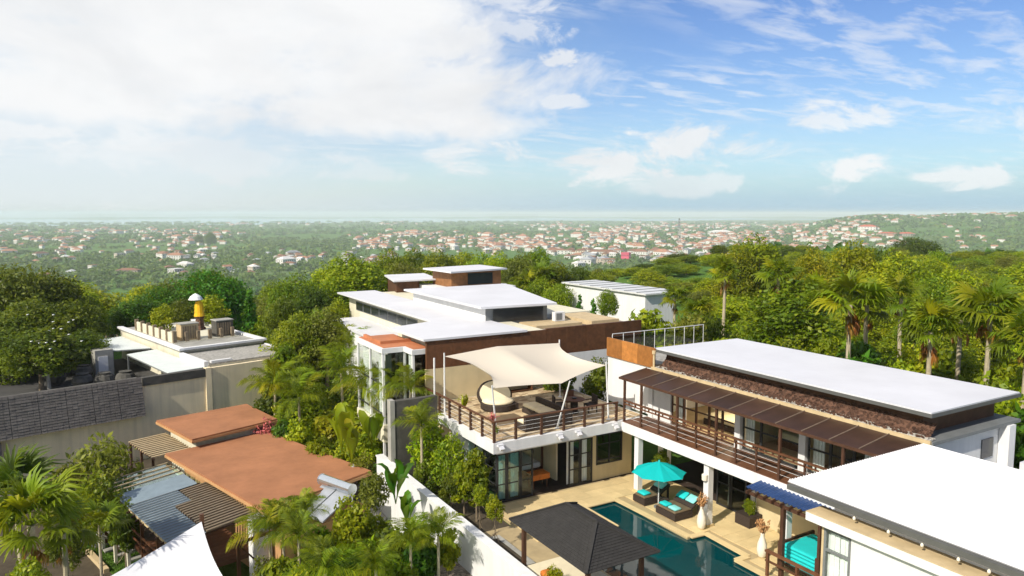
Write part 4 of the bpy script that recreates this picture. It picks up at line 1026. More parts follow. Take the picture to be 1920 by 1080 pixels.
# solar water heater on the lower roof
SH = root('solar_water_heater', (12.4, 30.5, -1.0), 'solar water heater with steel tank beside the brown roof', 'solar water heater')
t0, t1 = np.array((9.88, 35.91, 0.55))+(0, 0, .1), np.array((10.73, 33.76, 0.55))+(0, 0, .1)
MB().tube([tuple(t0), tuple(t1)], .27, 16).build('tank', 'steel', SH)
for e, dd in ((t0, t0-t1), (t1, t1-t0)):
    q = e+unit(dd)*.03; MB().tube([tuple(e), tuple(q)], .285, 16).build('tank_cap', 'steel', SH)
dn = np.array((-1.55, -.45, -.85))
for k in range(2):
    a = t0+(t1-t0)*(.02+.5*k)-(0, 0, .25); b = t0+(t1-t0)*(.48+.5*k)-(0, 0, .25)
    MB().slab([tuple(a), tuple(b), tuple(b+dn), tuple(a+dn)], .08).build('collector', 'solar_panel', SH)
for e in (t0, t1): MB().bar(tuple(e-(0, 0, .2)), (e[0], e[1], -1.5), .05).build('leg', 'pale_metal', SH)
MB().slab([tuple(np.array(p)) for p in ((9.19, 38.06, -1.70), (11.70, 33.57, -1.70), (14.89, 37.29, -1.70), (12.97, 41.79, -1.70))], .25).build('stand', 'concrete', SH)
gp = root('gate_pillar', (12.14, 37.88, -0.60), 'pale carved stone pillar rising beside the solar tank', 'pillar')
gx, gy, gz = (12.14, 37.88, -0.60)
MB().lathe((gx, gy, gz-1.5), [(.3, 0), (.3, 1.2), (.42, 1.25), (.42, 1.4), (.26, 1.5), (.26, 1.95), (.36, 2.0), (.36, 2.1), (.15, 2.25), (.08, 2.45), (.02, 2.55)], 10).build('shaft', 'concrete', gp)
# gravel patch by the white wall, lawn, stepping stones
for nm, mt, pts, z_ in (('gravel_path', 'gravel_brown', ((13.95, 27.56, -0.60), (14.36, 24.57, -0.60), (11.77, 22.43, -0.60), (10.82, 26.64, -0.60)), -.6),
                     ('lawn', 'lawn_green', ((-0.90, 44.18, -3.85), (0.82, 46.69, -3.85), (2.73, 41.34, -3.85), (0.89, 39.15, -3.85)), -3.85)):
    o = MB().slab([(p[0], p[1], z_) for p in pts], .3).build(nm, mt); o['kind'] = 'structure'
gr_ = MB(); g = random.Random(3)
lp = [(-0.90, 44.18, -3.85), (0.82, 46.69, -3.85), (2.73, 41.34, -3.85), (0.89, 39.15, -3.85)]
lp = [np.array(p) for p in lp]
for _ in range(5000):
    u, v = g.random(), g.random(); p = (lp[0]*(1-u)+lp[1]*u)*(1-v)+(lp[3]*(1-u)+lp[2]*u)*v
    a = g.uniform(0, 6.28); h = g.uniform(.05, .14); c_, s_ = math.cos(a)*.02, math.sin(a)*.02
    gr_.add([(p[0]-c_, p[1]-s_, -3.85), (p[0]+c_, p[1]+s_, -3.85), (p[0]+s_*2, p[1]-c_*2, -3.85+h)], [(0, 1, 2)])
go = gr_.build('grass', 'lawn_green'); tag(go, 'short bright green grass of the small lawn', 'grass', kind='stuff')
for k in range(5):
    q = np.array((-0.19, 45.06, -3.83))*(1-k/4)+np.array((1.78, 41.43, -3.83))*(k/4)
    tag(MB().bar((q[0]-.6, q[1]-.15, -3.78), (q[0]+.6, q[1]+.15, -3.78), .38, .1).build('stepping_stone', 'concrete'), 'long stepping stone crossing the small bright lawn', 'stepping stone', 'stepping stones on the lawn')
tag(MB().bar((-0.53, 43.48, -3.80), (0.25, 40.53, -3.80), .25, .3).build('kerb', 'sand_trim'), 'pale kerb along the edge of the small lawn', 'kerb')

# ------------------------------------------------------------------ left: big boundary wall, its slate cladding, flat roofed house
BW = lroot('boundary_wall', (14, 52.4, -4), 'high weathered cream boundary wall behind the brown villa', 'wall')
lmb().box(-14, 19.9, 52.3, 52.6, -5, 2.42).build('wall', 'old_wall', BW)
lmb().box(20.3, 26.7, 52.3, 52.6, -5, 3.0).build('wall', 'old_wall', BW)
lmb().box(19.9, 20.3, 52.2, 52.62, -5, 3.05).build('pilaster', 'old_wall', BW)
lmb().box(15.7, 19.88, 52.2, 52.64, 2.43, 3.0).build('hedge_box', 'grey_stone', BW)
gs = random.Random(12)
LR = lroot('tiled_lean_to', (12, 52, 0), 'steep dark grey tiled lean-to roof hung along the boundary wall', 'lean-to roof')
TA, TB = np.array((0, 52.22, 3.06)), np.array((0, 51.62, .56))
for k in range(7):
    x0 = 15.62-(k+1)*1.5
    pn = lmb().add([(x0+.004, TA[1], TA[2]), (x0+1.496, TA[1], TA[2]), (x0+1.496, TB[1], TB[2]), (x0+.004, TB[1], TB[2]), (x0+.004, 52.29, 3.06), (x0+1.496, 52.29, 3.06), (x0+1.496, 52.29, .5), (x0+.004, 52.29, .5)], [(0, 3, 2, 1), (4, 5, 6, 7), (0, 1, 5, 4), (3, 7, 6, 2), (0, 4, 7, 3), (1, 2, 6, 5)]).build('roof_panel', 'clad_slate', LR)
    cr = lmb(); nv = unit(np.cross((1, 0, 0), TB-TA)); nv = -nv if nv[1] > 0 else nv
    for j in range(15):
        p0, p1 = TA+(TB-TA)*(j/15), TA+(TB-TA)*min(1.0, (j+1.08)/15)
        for i in range(5):
            xa, xb = x0+.012+i*.296, x0+.012+i*.296+.288; h = gs.uniform(.022, .05)
            q = [np.array((xa, *p0[1:]))+nv*.006, np.array((xb, *p0[1:]))+nv*.006, np.array((xb, *p1[1:]))+nv*h, np.array((xa, *p1[1:]))+nv*h]
            cr.add(q+[q[2]-nv*h, q[3]-nv*h], [(0, 3, 2, 1), (3, 5, 4, 2)])
    cr.build('roof_tiles', 'clad_slate', pn)
lmb().box(4.2, 7.55, 51.6, 52.1, -1.2, .38).build('slate_block', 'clad_slate', BW)

so_ = lmb().box(2, 13.0, 22, 52.0, -4.3, -3.87).build('garden_earth', 'soil'); so_['kind'] = 'structure'

so2 = lmb().box(10.0, 21.5, 43.5, 52.0, -4.5, -2.52).build('garden_earth', 'soil'); so2['kind'] = 'structure'
HF = lroot('flat_roof_house', (22, 62, 0), 'house with flat concrete roofs and white kerbs behind the boundary wall', 'house')
lmb().box(20.15, 26.6, 57.9, 72.5, -1, 3.4).build('wall', 'cream_wall', HF)
lmb().box(20.1, 26.8, 57.6, 72.8, 3.40, 3.56).build('upper_roof', 'concrete', HF)
lmb().box(20.0, 20.45, 57.5, 73.0, 3.56, 3.72).box(20.451, 27.0, 57.5, 57.9, 3.56, 3.72).box(26.6, 27.0, 57.91, 73, 3.56, 3.72).build('kerb', 'white_wall', HF)
lmb().box(20.35, 26.7, 52.65, 57.45, -1, 3.12).build('lower_house', 'cream_wall', HF)
lmb().box(20.3, 26.75, 52.62, 57.5, 3.121, 3.26).build('lower_roof', 'gravel_grey', HF)
lmb().box(20.0, 20.29, 52.7, 57.49, 3.0, 3.42).build('kerb', 'white_wall', HF)
lmb().box(26.76, 26.95, 52.7, 57.49, 3.0, 3.32).build('kerb', 'white_wall', HF)
lmb().box(20.5, 22.0, 52.66, 52.95, 3.262, 3.42).build('kerb_block', 'white_wall', HF)
# roof terrace: balustrade of piers and infill, floor
lmb().box(20.9, 26.2, 61.0, 71, 3.561, 3.62).build('terrace_floor', 'cream_wall', HF)
for k in range(7):
    y = 61.2+k*1.55
    lmb().box(20.82, 21.1, y-.14, y+.14, 3.62, 4.55).build('pier', 'bark', HF)
    if k < 6: lmb().box(20.9, 21.02, y+.142, y+1.408, 3.62, 4.35).build('parapet', 'cream_wall', HF)
for k in range(5):
    x = 21.9+k*.95
    lmb().box(x-.12, x+.12, 61.06, 61.3, 3.62, 4.4).build('pier', 'bark', HF)
for x, lab in ((22.3, 'weathered grey roof unit near the corner piers of the flat roof'), (25.2, 'dark grey roof unit on the right of the flat roof terrace')):
    q = lroot('roof_unit', (x, 62.1, 3.62), lab, 'roof unit')
    lmb().box(x-.7, x+.7, 61.5, 62.6, 3.63, 4.95).build('case', 'sand_trim' if x < 24 else 'grey_stone', q)
    for j in range(6): lmb().box(x-.6+j*.2, x-.48+j*.2, 61.46, 61.498, 3.75, 4.8).build('slat', 'bark', q)
    lmb().box(x-.76, x+.76, 61.45, 62.66, 4.951, 5.02).build('cap', 'concrete', q)
sx, sy, sz = lw(25.0, 66.5, 3.6)
sh_ = root('shrine', (sx, sy, sz), 'small roof shrine wrapped in yellow cloth under a white parasol', 'shrine')
MB().lathe((sx, sy, sz), [(.5, 0), (.5, .2), (.38, .3), (.32, 1.0), (.42, 1.1), (.42, 1.25)], 4).build('pedestal', 'laterite', sh_)
MB().lathe((sx, sy, sz+1.25), [(.46, 0), (.40, .3), (.36, 1.0), (.30, 1.25), (.12, 1.35)], 12).build('yellow_cloth', 'yellow_cloth', sh_)
MB().tube([(sx-.25, sy, sz+1.2), (sx-.25, sy, sz+3.1)], .03, 6).build('parasol_pole', 'palm_bark', sh_)
MB().lathe((sx-.25, sy, sz+2.75), [(.62, 0), (.60, .03), (.46, .28), (.22, .46), (.02, .56)], 14).build('parasol_canopy', 'white_cloth', sh_)
# translucent awnings and the dark courtyard
for nm, pts, lab in (('front', [(17.5, 52.7, 3.0), (19.95, 52.7, 3.05), (19.9, 62.4, 3.05), (17.6, 62.0, 3.0)], 'large pale translucent awning just behind the boundary wall'), ('rear', [(17.3, 64.9, 2.95), (19.9, 63.6, 3.0), (19.9, 71.5, 3.0), (18.0, 71.5, 2.95)], 'smaller pale awning further back beside the flat roof')):
    a_ = lroot('awning', (pts[0][0]+1, pts[0][1]+4, 1.9), lab, 'awning')
    lmb().slab(pts, .03).build('sheet', 'awning_sheet', a_)
    for i in range(4):
        lmb().bar(pts[i][:2]+(pts[i][2]-.07,), pts[(i+1) % 4][:2]+(pts[(i+1) % 4][2]-.07,), .06, .07).build('frame', 'grey_metal', a_)
        if i in (0, 3): lmb().box(pts[i][0]+.06, pts[i][0]+.16, pts[i][1]+.08, pts[i][1]+.18, -.2, pts[i][2]-.1).build('post', 'grey_metal', a_)
cy = lmb().box(3, 20.1, 52.7, 72, -.4, .9).build('courtyard_paving', 'asphalt'); cy['kind'] = 'structure'
lmb_ = lmb().box(3, 15.6, 52.9, 53.3, .9, 2.9).build('hedge_wall', 'grey_stone'); tag(lmb_, 'dark low wall along the top of the slate cladding', 'wall')
for k, (x, y) in enumerate(((14.3, 61.5), (15.6, 60.8), (16.9, 60.2), (13.2, 64.5), (15.2, 65.0))):
    p = lw(x, y, .9)
    r = root('stone_urn', p, ('round grey stone urn nearest the white tree in the courtyard', 'round grey stone urn in the middle of the courtyard row', 'round grey stone urn closest to the awning', 'squat grey stone urn at the back left of the courtyard', 'squat grey stone urn at the back right of the courtyard')[k], 'urn')
    MB().lathe(p, [(.3, 0), (.6, .25), (.75, .6), (.6, .95), (.4, 1.05), (.46, 1.15)], 12).build('body', 'grey_stone', r)
p = lw(17.0, 63.0, .9)
kb = root('guard_hut', p, 'small grey hut with white door frame in the dark courtyard', 'hut')
lmb().box(16.0, 17.3, 64.6, 66, .9, 3.1).build('wall', 'concrete', kb)
lmb().box(16.2, 16.9, 64.54, 64.598, .95, 2.6).build('door', 'white_wall', kb)

# ------------------------------------------------------------------ plants: leaf generators
def leaf_mesh(name, lobes, n, size, seed, mat, stretch=1.0, up=.35, shell=(.55, 1.05)):
    """many small leaf faces through a crown made of several uneven lobes"""
    g = np.random.default_rng(seed)
    lob = np.array([(*c, *r) for c, r in lobes], float)
    wgt = lob[:, 3]*lob[:, 4]; wgt /= wgt.sum()
    k = g.choice(len(lob), n, p=wgt)
    d = g.normal(size=(n, 3)); d /= np.linalg.norm(d, axis=1)[:, None]
    rr = g.uniform(shell[0]**2, shell[1]**2, n)**.5
    wob = 1+.22*np.sin(d[:, 0]*5+k)*np.sin(d[:, 1]*4+k*2)+.15*np.sin(d[:, 2]*9+k)
    pos = lob[k, :3]+d*lob[k, 3:6]*(rr*wob)[:, None]
    nr = d*.55+g.normal(size=(n, 3))*.55; nr[:, 2] += up
    nr /= np.linalg.norm(nr, axis=1)[:, None]
    t = np.cross(nr, g.normal(size=(n, 3))); t /= np.linalg.norm(t, axis=1)[:, None]+1e-9
    b = np.cross(nr, t)
    s = size*g.uniform(.6, 1.35, n)[:, None]
    cup = nr*s*.18
    v = np.stack([pos-t*s*stretch, pos-b*s*.55+cup, pos+t*s*stretch, pos+b*s*.55+cup], 1).reshape(-1, 3)
    tint = np.clip(g.normal(.5, .24, n)+.25*np.sin(k*2.4), 0, 1)
    return face_mesh(name, v, np.arange(4*n).reshape(n, 4), np.repeat(tint, 4), mat)
def face_mesh(name, v, f, tint, mat):
    me = bpy.data.meshes.new(name); n = len(f)
    me.vertices.add(len(v)); me.vertices.foreach_set('co', np.asarray(v, np.float32).ravel())
    me.loops.add(4*n); me.loops.foreach_set('vertex_index', np.asarray(f, np.int32).ravel())
    me.polygons.add(n); me.polygons.foreach_set('loop_start', np.arange(0, 4*n, 4, dtype=np.int32))
    at = me.attributes.new('tint', 'FLOAT', 'POINT'); at.data.foreach_set('value', np.asarray(tint, np.float32))
    me.update(); me.validate(); me.materials.append(MATS[mat]); return me
PROTO = {}
def trunk_mesh(name, h, r, limbs, mat, seed, bend=.05):
    g = random.Random(seed); mb = MB()
    pts = [(0, 0, -.4)]+[(g.uniform(-bend, bend)*h*t, g.uniform(-bend, bend)*h*t, h*t) for t in (.35, .7, 1.0)]
    mb.tube(pts, [r*1.35, r, r*.8, r*.55], 7)
    for c in limbs:
        s = np.array(pts[2]) if g.random() < .6 else np.array(pts[3]); e = np.array(c)
        m_ = (s+e)/2+np.array((0, 0, -.06*h)); mb.tube([tuple(s), tuple(m_), tuple(e)], [r*.55, r*.36, r*.15], 5)
    me = bpy.data.meshes.new(name); me.from_pydata(mb.v, [], mb.f); me.update(); me.materials.append(MATS[mat]); return me
def tree_proto(key, h, w, nl, n, leaf, seed, flat=.8, base=.35, conical=False, bark='bark', stretch=1.0, dome=1.0):
    """h height, w crown width in metres; crown lobes around an uneven dome"""
    g = random.Random(seed); lobes = []; zb = h*base
    for i in range(nl):
        a = i*2.399+g.uniform(-.3, .3)
        if conical:
            t = i/nl; rad = w*.5*(1-t)*.75; z = zb+(h-zb)*t*.94; lr = w*.30*(1.05-t*.8)
            lobes.append(((rad*.6*math.cos(a), rad*.6*math.sin(a), z), (lr, lr, lr*1.2)))
        else:
            q = math.sqrt((i+.5)/nl); rad = w*.5*q*.72
            lr = w*g.uniform(.15, .23)*(1.25-.45*q)
            z = zb+(h-zb)*(1-.62*q**2.2*dome)*g.uniform(.72, .93)-lr*flat*.4
            lobes.append(((rad*math.cos(a), rad*math.sin(a), max(z, zb)), (lr, lr, lr*flat)))
            if q > .5: lobes.append(((rad*.8*math.cos(a+.3), rad*.8*math.sin(a+.3), max(zb*.9, z-lr*1.3)), (lr*.9, lr*.9, lr*.75)))
    cm = leaf_mesh(key+'_crown', lobes, n, leaf, seed, 'leaf_mid', stretch)
    tm = trunk_mesh(key+'_trunk', zb+(h-zb)*.4, max(.05, h*.022), [l[0] for l in lobes[::max(1, nl//5)]], bark, seed)
    PROTO[key] = (cm, tm, h, w)
tree_proto('broad1', 9, 8.5, 15, 12000, .165, 11)
tree_proto('broad2', 9, 8.0, 14, 11500, .16, 12, flat=.7)
tree_proto('broad3', 10, 7.0, 16, 11500, .155, 13, base=.3)
tree_proto('tall1', 11, 6.5, 16, 11500, .155, 14, base=.25, flat=1.0)
tree_proto('dense1', 8, 9, 19, 13000, .16, 15, flat=.75, base=.22)
tree_proto('cone1', 6.5, 2.4, 12, 3600, .15, 16, conical=True, base=.06)
tree_proto('bush1', 2.4, 2.8, 10, 2600, .11, 17, base=.10)
tree_proto('bush2', 2.2, 2.6, 8, 2200, .13, 18, base=.10, stretch=1.3)
tree_proto('bush3', 3.0, 2.4, 10, 2600, .12, 19, base=.14, stretch=1.2)
tree_proto('airy1', 4.2, 4.2, 11, 1900, .13, 20, base=.3, bark='pale_bark', stretch=1.2)
tree_proto('airy2', 4.4, 4.0, 9, 1500, .14, 21, base=.34, bark='pale_bark', stretch=1.4)
# paddle-leaf and strap-leaf plants
def strip_leaf(pts, widths, fold=.25):
    """a leaf blade along a curved midrib: two rows of quads"""
    v, f = [], []; pts = [np.array(p, float) for p in pts]
    for i, p in enumerate(pts):
        d = unit(pts[min(i+1, len(pts)-1)]-pts[max(0, i-1)]); sd = np.cross(d, (0, 0, 1)); sd = unit(sd) if np.linalg.norm(sd) > .05 else np.array([1., 0, 0])
        u = np.cross(sd, d)
        v += [p-sd*widths[i]+u*widths[i]*fold, p, p+sd*widths[i]+u*widths[i]*fold]
    for i in range(len(pts)-1):
        o = i*3; f += [(o, o+3, o+4, o+1), (o+1, o+4, o+5, o+2)]
    return v, f
def frond_mesh(key, kind, seed):
    """one palm leaf growing along +X from the origin"""
    g = random.Random(seed); V, F, TN = [], [], []
    def put(v, f):
        o = len(V); V.extend(v); F.extend([tuple(i+o for i in q) for q in f])
    if kind == 'fan':
        pl = g.uniform(.8, 1.1)
        put(*strip_leaf([(0, 0, 0), (pl*.5, 0, .08), (pl, 0, .06)], [.03, .022, .018], .1))
        for k in range(19):
            a = math.radians(-112+224*k/18+g.uniform(-4, 4)); l = (1.02-.26*abs(k-9)/9)*g.uniform(.72, 1.1)
            dr = g.uniform(.02, .45)
            c, s_ = math.cos(a), math.sin(a)
            put(*strip_leaf([(pl, 0, .06), (pl+l*.35*c, l*.35*s_, .10), (pl+l*.7*c, l*.7*s_, .04), (pl+l*.95*c, l*.95*s_, -dr)], [.012, .055, .05, .008], .35))
    elif kind == 'feather':
        L_ = 2.3; pts = []
        for i in range(13):
            t = i/12; pts.append(np.array((L_*t*(1-.22*t), 0, .95*t-1.25*t*t)))
        put(*strip_leaf(pts, [.025*(1-i/13)+.006 for i in range(13)], .1))
        for i in range(2, 13):
            for sg_ in (-1, 1):
                for q in (0, .34, .67):
                    t = min(1, (i-q)/12); p = np.array((L_*t*(1-.22*t), 0, .95*t-1.25*t*t))
                    l = .62*math.sin(math.pi*(t*.82+.14))*g.uniform(.85, 1.1)+.08; fw_ = .45+.5*t
                    lift = g.uniform(-.05, .16); m_ = p+np.array((l*.5*fw_, sg_*l*.5, .05+lift)); e = p+np.array((l*fw_*1.1, sg_*l*.8, -.08-l*.42+lift))
                    put(*strip_leaf([p, m_, e], [.010, .019, .004], .3)); TN.extend([g.gauss(.5, .26)]*9)
    elif kind == 'paddle':
        L_ = 1.5; pts = [(0, 0, 0), (.12, 0, .7), (.22, 0, 1.1), (.36, 0, 1.5), (.58, 0, 1.95), (.85, 0, 2.2), (1.15, 0, 2.25)]
        put(*strip_leaf(pts, [.03, .03, .12, .26, .28, .2, .02], .3))
    elif kind == 'strap':
        pts = [(0, 0, 0), (.2, 0, .35), (.45, 0, .55), (.75, 0, .5), (.95, 0, .3)]
        put(*strip_leaf(pts, [.03, .045, .045, .03, .005], .3))
    elif kind == 'dry':
        pl = .5
        put(*strip_leaf([(0, 0, 0), (.3, 0, -.25), (.42, 0, -.6)], [.03, .02, .02], .1))
        for k in range(11):
            a = math.radians(-60+12*k); l = g.uniform(.6, .95)
            put(*strip_leaf([(.42, 0, -.6), (.42+.25*l*math.cos(a), .4*l*math.sin(a), -.6-.4*l), (.38+.2*l*math.cos(a), .45*l*math.sin(a), -.6-l)], [.02, .05, .01], .3))
    g2 = np.random.default_rng(seed); n = len(V)
    tint = np.clip(g2.normal(.5, .2)+g2.normal(0, .12, n), 0, 1)
    if TN: tint[n-len(TN):] = np.clip(TN, 0, 1)
    return face_mesh(key, np.array(V), np.array(F), tint, 'frond_green')
FR = {k: [frond_mesh('%s_leaf%s' % (k, 'abc'[i]), k, 30+i*7+len(k)) for i in range(3)] for k in ('fan', 'feather', 'paddle', 'strap', 'dry')}
PR = random.Random(77)
def mesh_part(name, me, parent, mat=None, loc=(0, 0, 0), rot=(0, 0, 0), sc=(1, 1, 1)):
    o = bpy.data.objects.new(name, me); COL.objects.link(o); o.parent = parent; o.location = loc; o.rotation_euler = rot; o.scale = sc
    if mat: paint(o, mat)
    return o
def palm(name, top, ground, kind, nf, size, label, group=None, mat='frond_green', dry=0, tr=.13, spread=(-.28, 1.35), cat='palm'):
    """trunk + leaves, each leaf a part; top is where the leaves spring from"""
    x, y, z = top; r = root(name, (x, y, ground), label, cat, group); h = z-ground
    if h > .5:
        mb = MB(); bx, by = PR.uniform(-.03, .03)*h, PR.uniform(-.03, .03)*h
        mb.tube([(x+bx, y+by, ground-.5), (x+bx*.6, y+by*.6, ground+h*.33), (x+bx*.1, y, ground+h*.7), (x, y, z)], [tr*1.35, tr, tr*.9, tr*.85], 8)
        mb.build('trunk', 'palm_bark', r)
    off = PR.uniform(0, 6)
    for i in range(nf):
        t = (i+.5)/nf; el = spread[1]+(spread[0]-spread[1])*t**.85
        jt = .22 if kind == 'fan' else .08
        s = size*PR.uniform(.68 if kind == 'fan' else .82, 1.14); el += PR.gauss(0, jt)
        mesh_part('leaf', PR.choice(FR[kind]), r, mat if PR.random() > (.24 if kind == 'fan' else .12) else ('leaf_yellow' if mat == 'frond_green' else mat), (0, 0, h), (PR.uniform(-.25, .25)*(2.2 if kind == 'fan' else 1), -el, off+i*2.399+PR.gauss(0, .2)), (s, s, s))
    for i in range(int(dry*.65)):
        s = size*PR.uniform(.45, .75)
        mesh_part('dry_leaf', PR.choice(FR['dry']), r, 'frond_dry', (0, 0, h-.1-PR.uniform(0, .5)), (0, 0, PR.uniform(0, 6.3)), (s, s, s*PR.uniform(.8, 1.4)))
    return r
def tree(name, key, top, width, label, mat, group=None, ground=None, cat='tree', lean=0.0):
    cm, tm, h0, w0 = PROTO[key]; x, y, z = top
    g0 = tz(x, y) if ground is None else ground
    H = max(.5, z-g0); r = root(name, (x, y, g0), label, cat, group)
    s = width/w0; k = H/(h0*s)                       # how much taller than the model
    st = min(k, 1.3); off = max(0.0, H/s-h0*st)
    r.rotation_euler = (0, 0, PR.uniform(0, 6.28)); r.scale = (s, s, s)
    mesh_part('crown', cm, r, mat, (0, 0, off), (0, 0, 0), (1, 1, st))
    mesh_part('trunk', tm, r, None, (0, 0, 0), (0, 0, 0), (1, 1, (off+h0*st)/h0))
    return r
# ------------------------------------------------------------------ trees and plants one by one
T_ = tree
# left, around the courtyard
for (top, w, key, mt, lab) in (
    ((-5.25, 77.82, 9.71), 9, 'dense1', 'leaf_olive', 'dark olive green tree at the far left edge behind the courtyard'),
    ((-2.60, 79.96, 8.51), 7.5, 'broad1', 'leaf_dark', 'dark tree left of the pale distant villa roof'),
    ((-5.47, 69.79, 6.05), 8, 'dense1', 'leaf_dark', 'very dark tree standing left of the white flowering tree'),
    ((-0.98, 75.99, 6.44), 6, 'broad2', 'leaf_dark', 'dark rounded tree just above the stone urns'),
    ((0.09, 84.00, 6.37), 4.5, 'broad3', 'leaf_mid', 'small mid green tree right of the dark courtyard trees'),
    ((-3.75, 71.90, 7.01), 7, 'broad2', 'leaf_dark', 'dark tree between the courtyard trees and left edge'),
    ((12.78, 91.11, 7.66), 10, 'dense1', 'leaf_green', 'broad glossy green tree behind the roof shrine'),
    ((7.80, 89.66, 6.04), 8, 'dense1', 'leaf_green', 'glossy green tree left of the roof shrine'),
    ((4.63, 85.88, 5.12), 6.5, 'broad1', 'leaf_green', 'dense green tree above the small pale awning'),
    ((15.83, 96.71, 6.06), 6, 'broad2', 'leaf_green', 'dark green tree behind the slim bright conifer'),
    ((8.98, 83.52, 5.10), 5, 'dense1', 'leaf_dark', 'dark green tree directly behind the white parasol'),
    ((13.52, 72.76, 7.44), 2.6, 'cone1', 'leaf_green', 'slim bright green conifer beside the flat roofed house'),
    ((14.02, 70.62, 4.85), 2.4, 'cone1', 'leaf_bright', 'short yellow green conifer at the corner of the flat roofed house'),
    ((18.84, 77.75, 7.35), 6.5, 'broad1', 'leaf_mid', 'rounded green tree between conifer and villa roofs'),
    ((14.64, 64.36, 6.88), 3.8, 'broad2', 'leaf_dark', 'dark tree spotted with pale flowers behind the conifers'),
    ((18.16, 67.60, 7.64), 6, 'dense1', 'leaf_dark', 'dark leafy tree left of the white villa ledge'),
    ((26.00, 79.87, 9.68), 9.0, 'broad3', 'leaf_mid', 'large tree with visible forked trunk behind the villa roofs'),
    ((25.00, 86.46, 8.33), 6.5, 'tall1', 'leaf_bright', 'bright green tree left of the large forked tree'),
    ((14.52, 58.22, 6.25), 5, 'broad2', 'leaf_mid', 'green tree in front of the dark leafy tree'),
    ((16.50, 57.69, 6.61), 4.5, 'broad3', 'leaf_olive', 'olive green tree beside the pale villa wall'),
    ((18.95, 63.22, 6.55), 3.5, 'tall1', 'leaf_bright', 'bright yellow green tree against the pale villa wall'),
    ((12.17, 53.64, 4.81), 3.6, 'bush3', 'leaf_mid', 'leafy shrub at the right end of the boundary wall'),
):
    T_('broadleaf_tree', key, top, w, lab, mt)
for (top, w, key, mt) in (((40.21, 104.53, 8.10), 8, 'broad1', 'leaf_mid'), ((45.47, 108.89, 8.44), 8, 'broad2', 'leaf_dark'), ((45.63, 100.09, 8.32), 8, 'broad1', 'leaf_mid'), ((49.73, 100.35, 8.36), 7.5, 'dense1', 'leaf_bright'), ((50.73, 95.34, 8.24), 8, 'broad2', 'leaf_mid'), ((51.16, 90.54, 8.15), 7, 'broad1', 'leaf_bright'), ((33.57, 94.20, 7.47), 7, 'broad3', 'leaf_mid'), ((37.53, 92.69, 7.57), 7, 'dense1', 'leaf_olive'), ((55.37, 88.04, 9.36), 7, 'broad3', 'leaf_mid'), ((50.36, 84.07, 8.34), 7, 'broad1', 'leaf_olive'), ((52.05, 78.27, 7.77), 6, 'broad2', 'leaf_mid'), ((56.89, 79.80, 7.16), 7, 'dense1', 'leaf_dark'), ((57.08, 75.94, 6.36), 5.5, 'broad1', 'leaf_mid'), ((47.13, 74.32, 6.36), 5, 'broad2', 'leaf_mid'), ((46.78, 69.77, 6.11), 4.5, 'dense1', 'leaf_mid')):
    ADJ = {'leaf_bright': 'bright green', 'leaf_mid': 'mid green', 'leaf_olive': 'olive green', 'leaf_dark': 'dark green'}[mt]
    T_('broadleaf_tree', key, top, w, ADJ+' tree in the belt behind the white flat roofs', mt, ADJ+' trees behind the white flat roofs')
# belt of bright trees right of centre
for (key, top, w, lab, mt) in (
    ('tall1', (69.31, 60.50, 11.68), 7.5, 'tallest bright green tree rising over the right hand belt', 'leaf_bright'),
    ('tall1', (64.78, 59.57, 10.67), 6, 'bright green tree directly left of the tallest tree', 'leaf_bright'),
    ('broad3', (66.54, 51.27, 10.30), 4.5, 'yellow green rounded tree right of the tallest tree', 'leaf_yellow'),
    ('broad1', (74.02, 51.19, 10.59), 7, 'bright domed tree above the twin trunk fan palm', 'leaf_bright'),
    ('broad2', (74.65, 46.60, 9.84), 8, 'bright domed tree below the dark distant crown', 'leaf_bright'),
    ('dense1', (257.41, 154.08, 5.68), 19, 'large dark rounded tree standing alone before the town', 'leaf_dark'),
    ('broad2', (68.37, 37.54, 9.17), 7, 'yellow green tree over the fan palms at right', 'leaf_bright'),
    ('broad1', (40.43, 52.17, 7.12), 2.2, 'small tree standing alone against the white block', 'leaf_mid'),
    ('cone1', (38.21, 51.34, 7.17), 2.0, 'small pointed green tree before the white block wall', 'leaf_green'),
    ('cone1', (38.41, 53.67, 7.19), 1.5, 'narrow green column tree at the left of the white block', 'leaf_green'),
    ('bush3', (34.20, 39.17, 7.51), 4.2, 'leafy green shrub beside the roof deck railing', 'leaf_mid'),
    ('bush1', (34.65, 36.05, 7.21), 3.5, 'grey green shrub above the roof deck railing', 'leaf_olive'),
    ('bush2', (32.04, 38.39, 6.90), 2.6, 'yellow green shrub at the end of the dark stone wall', 'leaf_yellow'),
):
    T_('broadleaf_tree', key, top, w, lab, mt)
RS = random.Random(21)
placed = []
def clear(x, y, r):
    return all((x-a)**2+(y-b)**2 > ((r+c)*.62)**2 for a, b, c in placed)
def blocked(x, y):
    if 33.5 < y < 76 and 47 < x < 55: return True
    if x < 34.5: return True
    q = 960+1387*math.tan(math.atan2(x, y)-HEAD)
    if 1030 < q < 1275 and math.hypot(x, y) < 97: return True
    if x < 60 and y > 44 and x < 47: return y < 47
    return False
cnt = 0; tries = 0
